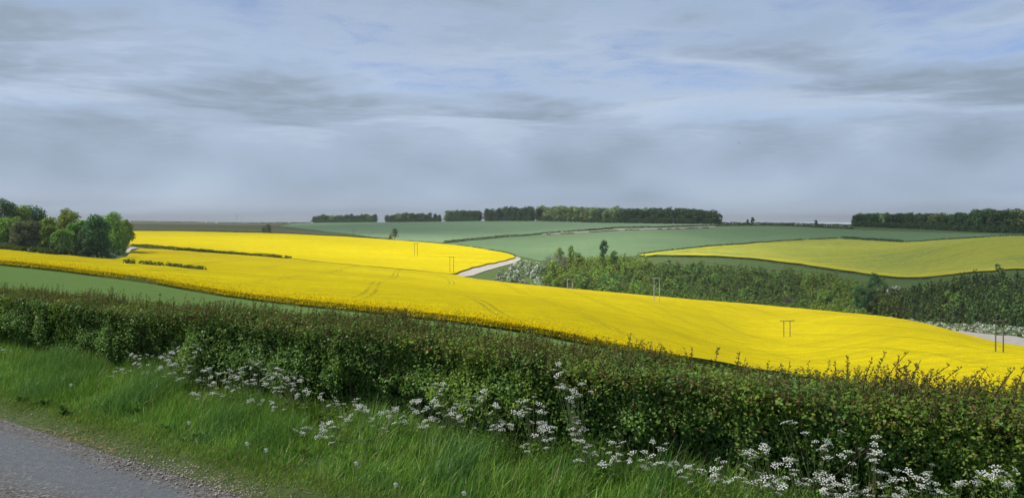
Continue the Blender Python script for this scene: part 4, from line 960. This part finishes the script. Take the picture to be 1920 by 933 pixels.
# ------------------------------------------------------------------ verge grass
def blades(rng, s, t, h, w, lean_dir, bend, mats_idx, g):
    n = len(s); B = sts(s, t, verge_z(s, t) - .01); f = np.array([0, .38, .72, 1.0])
    az = rng.uniform(0, 6.283, n); side = np.stack([np.cos(az), np.sin(az), np.zeros(n)], 1)
    ctr = B[:, None, :] + np.array([0, 0, 1.0]) * (h[:, None] * (f[None] - .42 * bend[:, None] * f[None] ** 2))[..., None] + lean_dir[:, None, :] * (h * bend)[:, None, None] * (f[None, :, None] ** 1.8)
    wid = (w[:, None] * np.array([1, .9, .6, .08])[None])[..., None] * side[:, None, :]
    V = np.stack([ctr - wid, ctr + wid], 2).reshape(-1, 3)            # n, 4, 2
    base = np.arange(n)[:, None] * 8; q = np.array([[0, 1, 3, 2], [2, 3, 5, 4], [4, 5, 7, 6]])
    Fq = (base[:, :, None] + q[None]).reshape(-1, 4)
    for m in np.unique(mats_idx):
        k = np.repeat(mats_idx == m, 3)
        yield m, V, Fq[k]
def make_grass():
    rng = np.random.default_rng(101)
    def scatter(name, n, s0, s1, hfun, wmul, mfun, mats, bendr, label):
        t = np.where(rng.random(n) < .93, rng.uniform(-16.0, 2.5, n), rng.uniform(-34, 8, n)); s = rng.uniform(s0, s1, n)
        clump = fbm(np.column_stack([s * 2.4, t * 2.4]), 3, 81); h = hfun(s, t, clump, rng)
        ok = (h > .015) & (s > road_edge(t) + .02); s, t, h, clump = s[ok], t[ok], h[ok], clump[ok]; n = len(s)
        a = rng.normal(.0, 1.1, n) + 1.2 * vnoise(np.column_stack([s * 1.3, t * 1.3]), 83)
        ld = AX_T * np.cos(a)[:, None] + AX_S * np.sin(a)[:, None]
        g = Geo(); first = True
        mi = mfun(s, t, clump, rng); parts = list(blades(rng, s, t, h, wmul * rng.uniform(.7, 1.3, n), ld, rng.uniform(*bendr, n), mi, g))
        V = parts[0][1]; me = build_mesh(name, V, [p[2] for p in parts], mats, [int(p[0]) for p in parts])
        return tag(link(name, me), label, 'grass', kind='stuff')
    def h_long(s, t, c, r):
        up = np.clip((s - 4.12) / .45, 0, 1)
        return up * (.13 + .15 * np.clip((s - 4.5) / .8, 0, 1)) * (1 + .9 * c) * r.uniform(.55, 1.35, len(s)) 
    scatter('long_grass', 105000, 4.15, 6.0, h_long, .0026, lambda s, t, c, r: np.where(c + r.normal(size=len(s)) * .2 > .28, 1, np.where(r.random(len(s)) < .025, 2, 0)), [M['grass'], M['grass_dark'], M['straw']], (.12, .75), 'long lush grass on the verge below the hedge')
    scatter('short_grass', 52000, 3.93, 4.55, lambda s, t, c, r: (.028 + .075 * np.clip((s - 4.0) / .6, 0, 1)) * r.uniform(.5, 1.4, len(s)) * (1 + .5 * c), .0019, lambda s, t, c, r: np.where(r.random(len(s)) < .05 + .4 * np.clip((4.08 - s) / .2, 0, 1), 1, 0), [M['grass_short'], M['straw']], (.3, 1.1), 'short worn grass along the edge of the lane')
    scatter('tall_grass_stems', 900, 4.75, 5.75, lambda s, t, c, r: r.uniform(.32, .58, len(s)), .0012, lambda s, t, c, r: (r.random(len(s)) < .35).astype(int), [M['grass_short'], M['straw']], (.1, .5), 'thin flowering grass stems standing above the verge')
    # dry thatch lying along the edge
    n = 9000; t = rng.uniform(-16, 2, n); s = road_edge(t) + rng.gamma(1.6, .06, n) - .04; ok = vnoise(np.column_stack([s * 2, t * 1.7]), 87) + rng.normal(size=n) * .3 > -.1; s, t = s[ok], t[ok]; n = len(s)
    d = rng.normal(size=(n, 3)) * np.array([1, 1, .12]); V, Fq = leaf_quads(rng, sts(s, t, verge_z(s, t) + .016), np.array([0, 0, 1.0]) + rng.normal(size=(n, 3)) * .25, rng.uniform(.012, .045, n), .07, 0, T=d)
    g = Geo(); g.add(V, Fq); tag(link('dry_thatch', g.mesh('dry_thatch', [M['straw']])), 'straw-coloured dead grass along the road edge', 'thatch', kind='stuff')
    # loose stones at the edge of the lane
    n = 16000; t = rng.uniform(-15, 1.5, n); s = road_edge(t) + rng.normal(.0, .11, n)
    wgt = np.clip((t + 9.5) / 3.5, .10, 1) * np.clip(.65 + 1.2 * vnoise(np.column_stack([s * 1.5, t * 1.2]), 89), .1, 1); ok = rng.random(n) < wgt; s, t = s[ok], t[ok]; n = len(s)
    r = rng.gamma(2.6, .0015, n) + .002; o8 = np.array([[1, 0, 0], [0, 1, 0], [-1, 0, 0], [0, -1, 0], [0, 0, .8], [0, 0, -.8]], float); fa = np.array([[0, 1, 4], [1, 2, 4], [2, 3, 4], [3, 0, 4], [1, 0, 5], [2, 1, 5], [3, 2, 5], [0, 3, 5]])
    rot = rng.uniform(0, 6.28, n); c_, s_ = np.cos(rot), np.sin(rot); dv = o8[None] * rng.uniform(.6, 1.35, (n, 6, 1)) * r[:, None, None]
    W = np.stack([dv[..., 0] * c_[:, None] - dv[..., 1] * s_[:, None], dv[..., 0] * s_[:, None] + dv[..., 1] * c_[:, None], dv[..., 2]], -1) + sts(s, t, np.maximum(np.where(s < 3.9, .012, verge_z(s, t)), .012) + r * .35)[:, None]
    g = Geo(); g.add(W.reshape(-1, 3), (np.arange(n)[:, None, None] * 6 + fa[None]).reshape(-1, 3)); tag(link('gravel', g.mesh('gravel', [M['stone']])), 'loose flint and chalk gravel along the road edge', 'gravel', kind='stuff')
make_grass()

# ------------------------------------------------------------------ cow parsley
def umbel_mesh(seed):
    rng = np.random.default_rng(seed); g = Geo(); n = 10
    for i in range(n):
        a = 2.4 * i; rr = .027 * math.sqrt((i + .3) / n); tip = np.array([math.cos(a) * rr, math.sin(a) * rr, .004 - rr * .22])
        V, Fq = tube([(0, 0, -.022), tip * np.array([.7, .7, 1]) + np.array([0, 0, -.006]), tip], [.0007, .0006, .0005], 3); g.add(V, Fq, 1)
        m = 12; q = unit(rng.normal(size=(m, 3)) + np.array([0, 0, .7])) * rng.uniform(.002, .0062, (m, 1)) * np.array([1, 1, .5])
        V, Fq = leaf_quads(rng, tip + q, q * 60 + np.array([0, 0, .9]) + rng.normal(size=(m, 3)) * .3, rng.uniform(.0016, .0028, m), .9, .1); g.add(V, Fq, 0)
    return g.mesh('umbel', [M['petal'], M['stem']])
UMB = [umbel_mesh(i) for i in range(6)]
HEADS = [(6,655),(228,692),(246,664),(262,684),(300,668),(322,660),(336,658),(366,660),(330,684),(352,696),(300,690),(284,702),(216,696),(372,712),(400,716),(430,700),(412,700),(452,694),(482,682),(478,702),(500,700),(520,702),(496,718),(540,712),(566,706),(440,722),(372,740),(408,738),(476,752),(516,762),(664,752),(674,764),(658,778),(570,802),(600,816),(622,792),(738,764),(726,774),(752,782),(720,802),(830,728),(812,750),(826,760),(788,748),(846,776),(812,786),(760,790),(890,742),(908,736),(930,800),(986,750),(992,766),(1010,756),(940,796),(964,772),(958,802),(1056,720),(1092,718),(1085,738),(1062,728),(1010,792),(1018,806),(1040,800),(1076,760),(1080,792),(1088,806),(1034,822),(980,836),(1098,846),(1104,834),(1142,848),(1152,856),(1090,828),(1208,846),(1236,838),(1242,866),(1206,872),(1316,886),(1296,876),(1410,858),(1416,846),(1438,846),(1454,868),(1384,894),(1404,904),(1432,896),(1446,892),(1474,894),(1462,912),(1550,826),(1548,842),(1592,846),(1640,832),(1644,846),(1652,884),(1534,890),(1546,902),(1560,898),(1574,908),(1556,914),(1590,912),(1540,922),(1500,906),(1716,894),(1738,888),(1728,908),(1700,926),(1756,906),(1876,892),(1892,890),(1888,904),(1490,792),(1052,697),(890,760),(605,800),(1600,926),(1626,918),(262,672),(276,664),(312,676),(346,672),(356,684),(318,700),(268,700),(342,708),(388,690),(420,712),(446,706),(462,714),(470,690),(508,712),(528,724),(552,722),(580,734),(520,690),(600,744),(556,742),(630,756),(690,770),(700,784),(776,768),(860,760),(870,784),(790,800),(930,760),(1160,836),(1180,862),(1270,868),(1340,890),(1350,876),(1480,870),(1670,900),(1800,906),(1830,894)]
WORDS = ['zero','one','two','three','four','five','six','seven']
def make_parsley():
    rng = np.random.default_rng(121); pts = []
    for u, v in HEADS:
        a = (u - 960) / F
        s = 5.45
        Y = s / (NY + NX * a); z = ZC - (v - VH) / F * Y
        if z < .30: s = 5.45 - (.30 - z) * 3.0; s = max(s, 4.7); Y = s / (NY + NX * a); z = ZC - (v - VH) / F * Y
        x = a * Y; pts.append((x * NY - Y * NX, s, max(z, .16)))
    pts.sort(); used = [False] * len(pts); plants = []
    for i, p in enumerate(pts):
        if used[i]: continue
        grp = [p]; used[i] = True
        for j in range(i + 1, len(pts)):
            if not used[j] and abs(pts[j][0] - p[0]) < .22 and abs(pts[j][2] - p[2]) < .25 and len(grp) < 4: grp.append(pts[j]); used[j] = True
        plants.append(grp)
    for k, grp in enumerate(plants):
        t0 = np.mean([q[0] for q in grp]) + rng.normal() * .05; s0 = np.mean([q[1] for q in grp]) + .04; x0, y0 = st(s0, t0); z0 = float(verge_z(np.array([s0]), np.array([t0]))[0])
        e = empty('cow_parsley', (x0, y0, z0)); heads = list(grp)
        for q in grp:
            for _ in range(rng.integers(2, 6)): heads.append((q[0] + rng.normal() * .045, q[1] + rng.normal() * .05, max(q[2] + rng.normal(-.01, .035), .14)))
        zmax = max(q[2] for q in heads) - z0; g = Geo(); fork = np.array([0, 0, zmax * .45])
        V, Fq = tube([(0, 0, -.03), (.01, 0, zmax * .25), fork], [.004, .0035, .003], 4); g.add(V, Fq); 
        for q in heads:
            px, py = st(q[1], q[0]); tip = np.array([px - x0, py - y0, q[2] - z0 - .022]); fk = fork * rng.uniform(.5, 1.0); md = fk * .45 + tip * .55 + np.array([0, 0, -.02])
            V, Fq = tube([fk, md, tip], [.0025, .0018, .0012], 3); g.add(V, Fq)
            o = link('umbel', UMB[rng.integers(6)], e, (px - x0, py - y0, q[2] - z0)); sc = rng.uniform(.8, 1.35); o.scale = (sc,) * 3; o.rotation_euler = (rng.normal() * .3 + .12, rng.normal() * .3, rng.uniform(0, 6.28))
        link('stem', g.mesh('stem', [M['stem']]), e)
        # ferny leaves low on the stem
        n = 70; fr = rng.uniform(0, 1, n); a = rng.integers(0, 4, n) * 1.6 + rng.normal(size=n) * .25; rr = fr * .16
        P = np.column_stack([np.cos(a) * rr, np.sin(a) * rr, zmax * .35 + .05 * np.sin(fr * 3) + rng.normal(size=n) * .02]); V, Fq = leaf_quads(rng, P, rng.normal(size=(n, 3)) * .4 + np.array([0, 0, 1]), rng.uniform(.008, .018, n), .45, .1)
        g = Geo(); g.add(V, Fq); o = link('leaves', g.mesh('leaves', [M['hedge_fresh']]), e); o['kind'] = 'stuff'
        tall = 'tall' if zmax > .75 else 'low' if zmax < .35 else 'mid-height'
        tag(e, f'{tall} white cow parsley by the hedge foot, {ordinal(k + 1)} plant counted from the left', 'cow parsley', 'cow parsley along the verge')
    return len(plants)
N_PARSLEY = make_parsley()
# dandelion clocks in the grass
def make_clocks():
    rng = np.random.default_rng(131); n = 90; d = unit(rng.normal(size=(n, 3))); g = Geo()
    V, Fq = leaf_quads(rng, d * .017, d, rng.uniform(.003, .005, n), .8, .2); g.add(V, Fq)
    V, Fq = leaf_quads(rng, d * .009, np.cross(d, rng.normal(size=(n, 3))), np.full(n, .008), .06, 0, T=d); g.add(V, Fq); head = g.mesh('seed_head', [M['clock']])
    spots = [(354, 792, 'pale dandelion clock on a tall stem among the grass left of the others'), (463, 831, 'dandelion clock, second from the left in the verge'), (499, 843, 'dandelion clock beside a darker tuft, third from the left'), (668, 868, 'small dandelion clock in the short grass, fourth from the left'), (870, 924, 'dandelion clock at the bottom of the verge, last one to the right'), (133, 721, 'dandelion clock in the upper grass at the far left'), (742, 908, 'dandelion clock near the worn grass, fifth from the left')]
    for u, v, lab in spots:
        a = (u - 960) / F; z = .26; Y = (ZC - z) * F / (v - VH); x = a * Y; s = x * NX + Y * NY; t = x * NY - Y * NX
        zb = float(verge_z(np.array([s]), np.array([t]))[0]); e = empty('dandelion_clock', (x, Y, zb))
        gs = Geo(); V, Fq = tube([(0, 0, -.02), (.006, 0, (z - zb) * .5), (0, 0, z - zb)], [.002, .0017, .0014], 4); gs.add(V, Fq); link('stem', gs.mesh('stem', [M['stem']]), e); link('seed_head', head, e, (0, 0, z - zb))
        tag(e, lab, 'dandelion', 'dandelion clocks in the verge')
make_clocks()

# ------------------------------------------------------------------ broad-leaved docks among the grass
def make_docks():
    rng = np.random.default_rng(141); f = np.linspace(0, 1, 7); prof = np.array([.12, .55, .9, 1.0, .85, .5, .04])
    leafs = []
    for k in range(3):                       # an arching, wavy-edged leaf, one unit long
        V = []
        for i, t in enumerate(f):
            zc = .75 * t - .55 * t * t; wv = .04 * math.sin(9 * t + k)
            V += [(t * .9, -.17 * prof[i], zc + .05 * prof[i] + wv), (t * .9, 0, zc), (t * .9, .17 * prof[i], zc + .05 * prof[i] - wv)]
        Fq = [[3 * i + j, 3 * i + j + 1, 3 * i + j + 4, 3 * i + j + 3] for i in range(6) for j in range(2)]
        g = Geo(); g.add(V, Fq); leafs.append(g.mesh('leaf', [M['dock_leaf']], True))
    spots = [(40, 745), (82, 752), (118, 766), (250, 770), (318, 800), (365, 812), (560, 770), (640, 858), (705, 850), (560, 845), (905, 880), (1010, 880), (880, 800), (1160, 905), (470, 800)]
    for i, (u, v) in enumerate(sorted(spots)):
        a = (u - 960) / F; Y = (ZC - .12) * F / (v - VH); x = a * Y; s = x * NX + Y * NY; t = x * NY - Y * NX
        e = empty('dock_plant', (x, Y, float(verge_z(np.array([s]), np.array([t]))[0]))); n = 9
        for j in range(n):
            o = link('leaf', leafs[rng.integers(3)], e); L = rng.uniform(.09, .17); o.scale = (L, L, L * rng.uniform(.9, 1.5)); o.rotation_euler = (rng.normal() * .15, rng.uniform(-.7, .0), j * 6.283 / n + rng.normal() * .25)
        tag(e, f'dark broad-leaved dock in the verge grass, {ordinal(i + 1)} from the left', 'dock', 'docks in the verge')
make_docks()
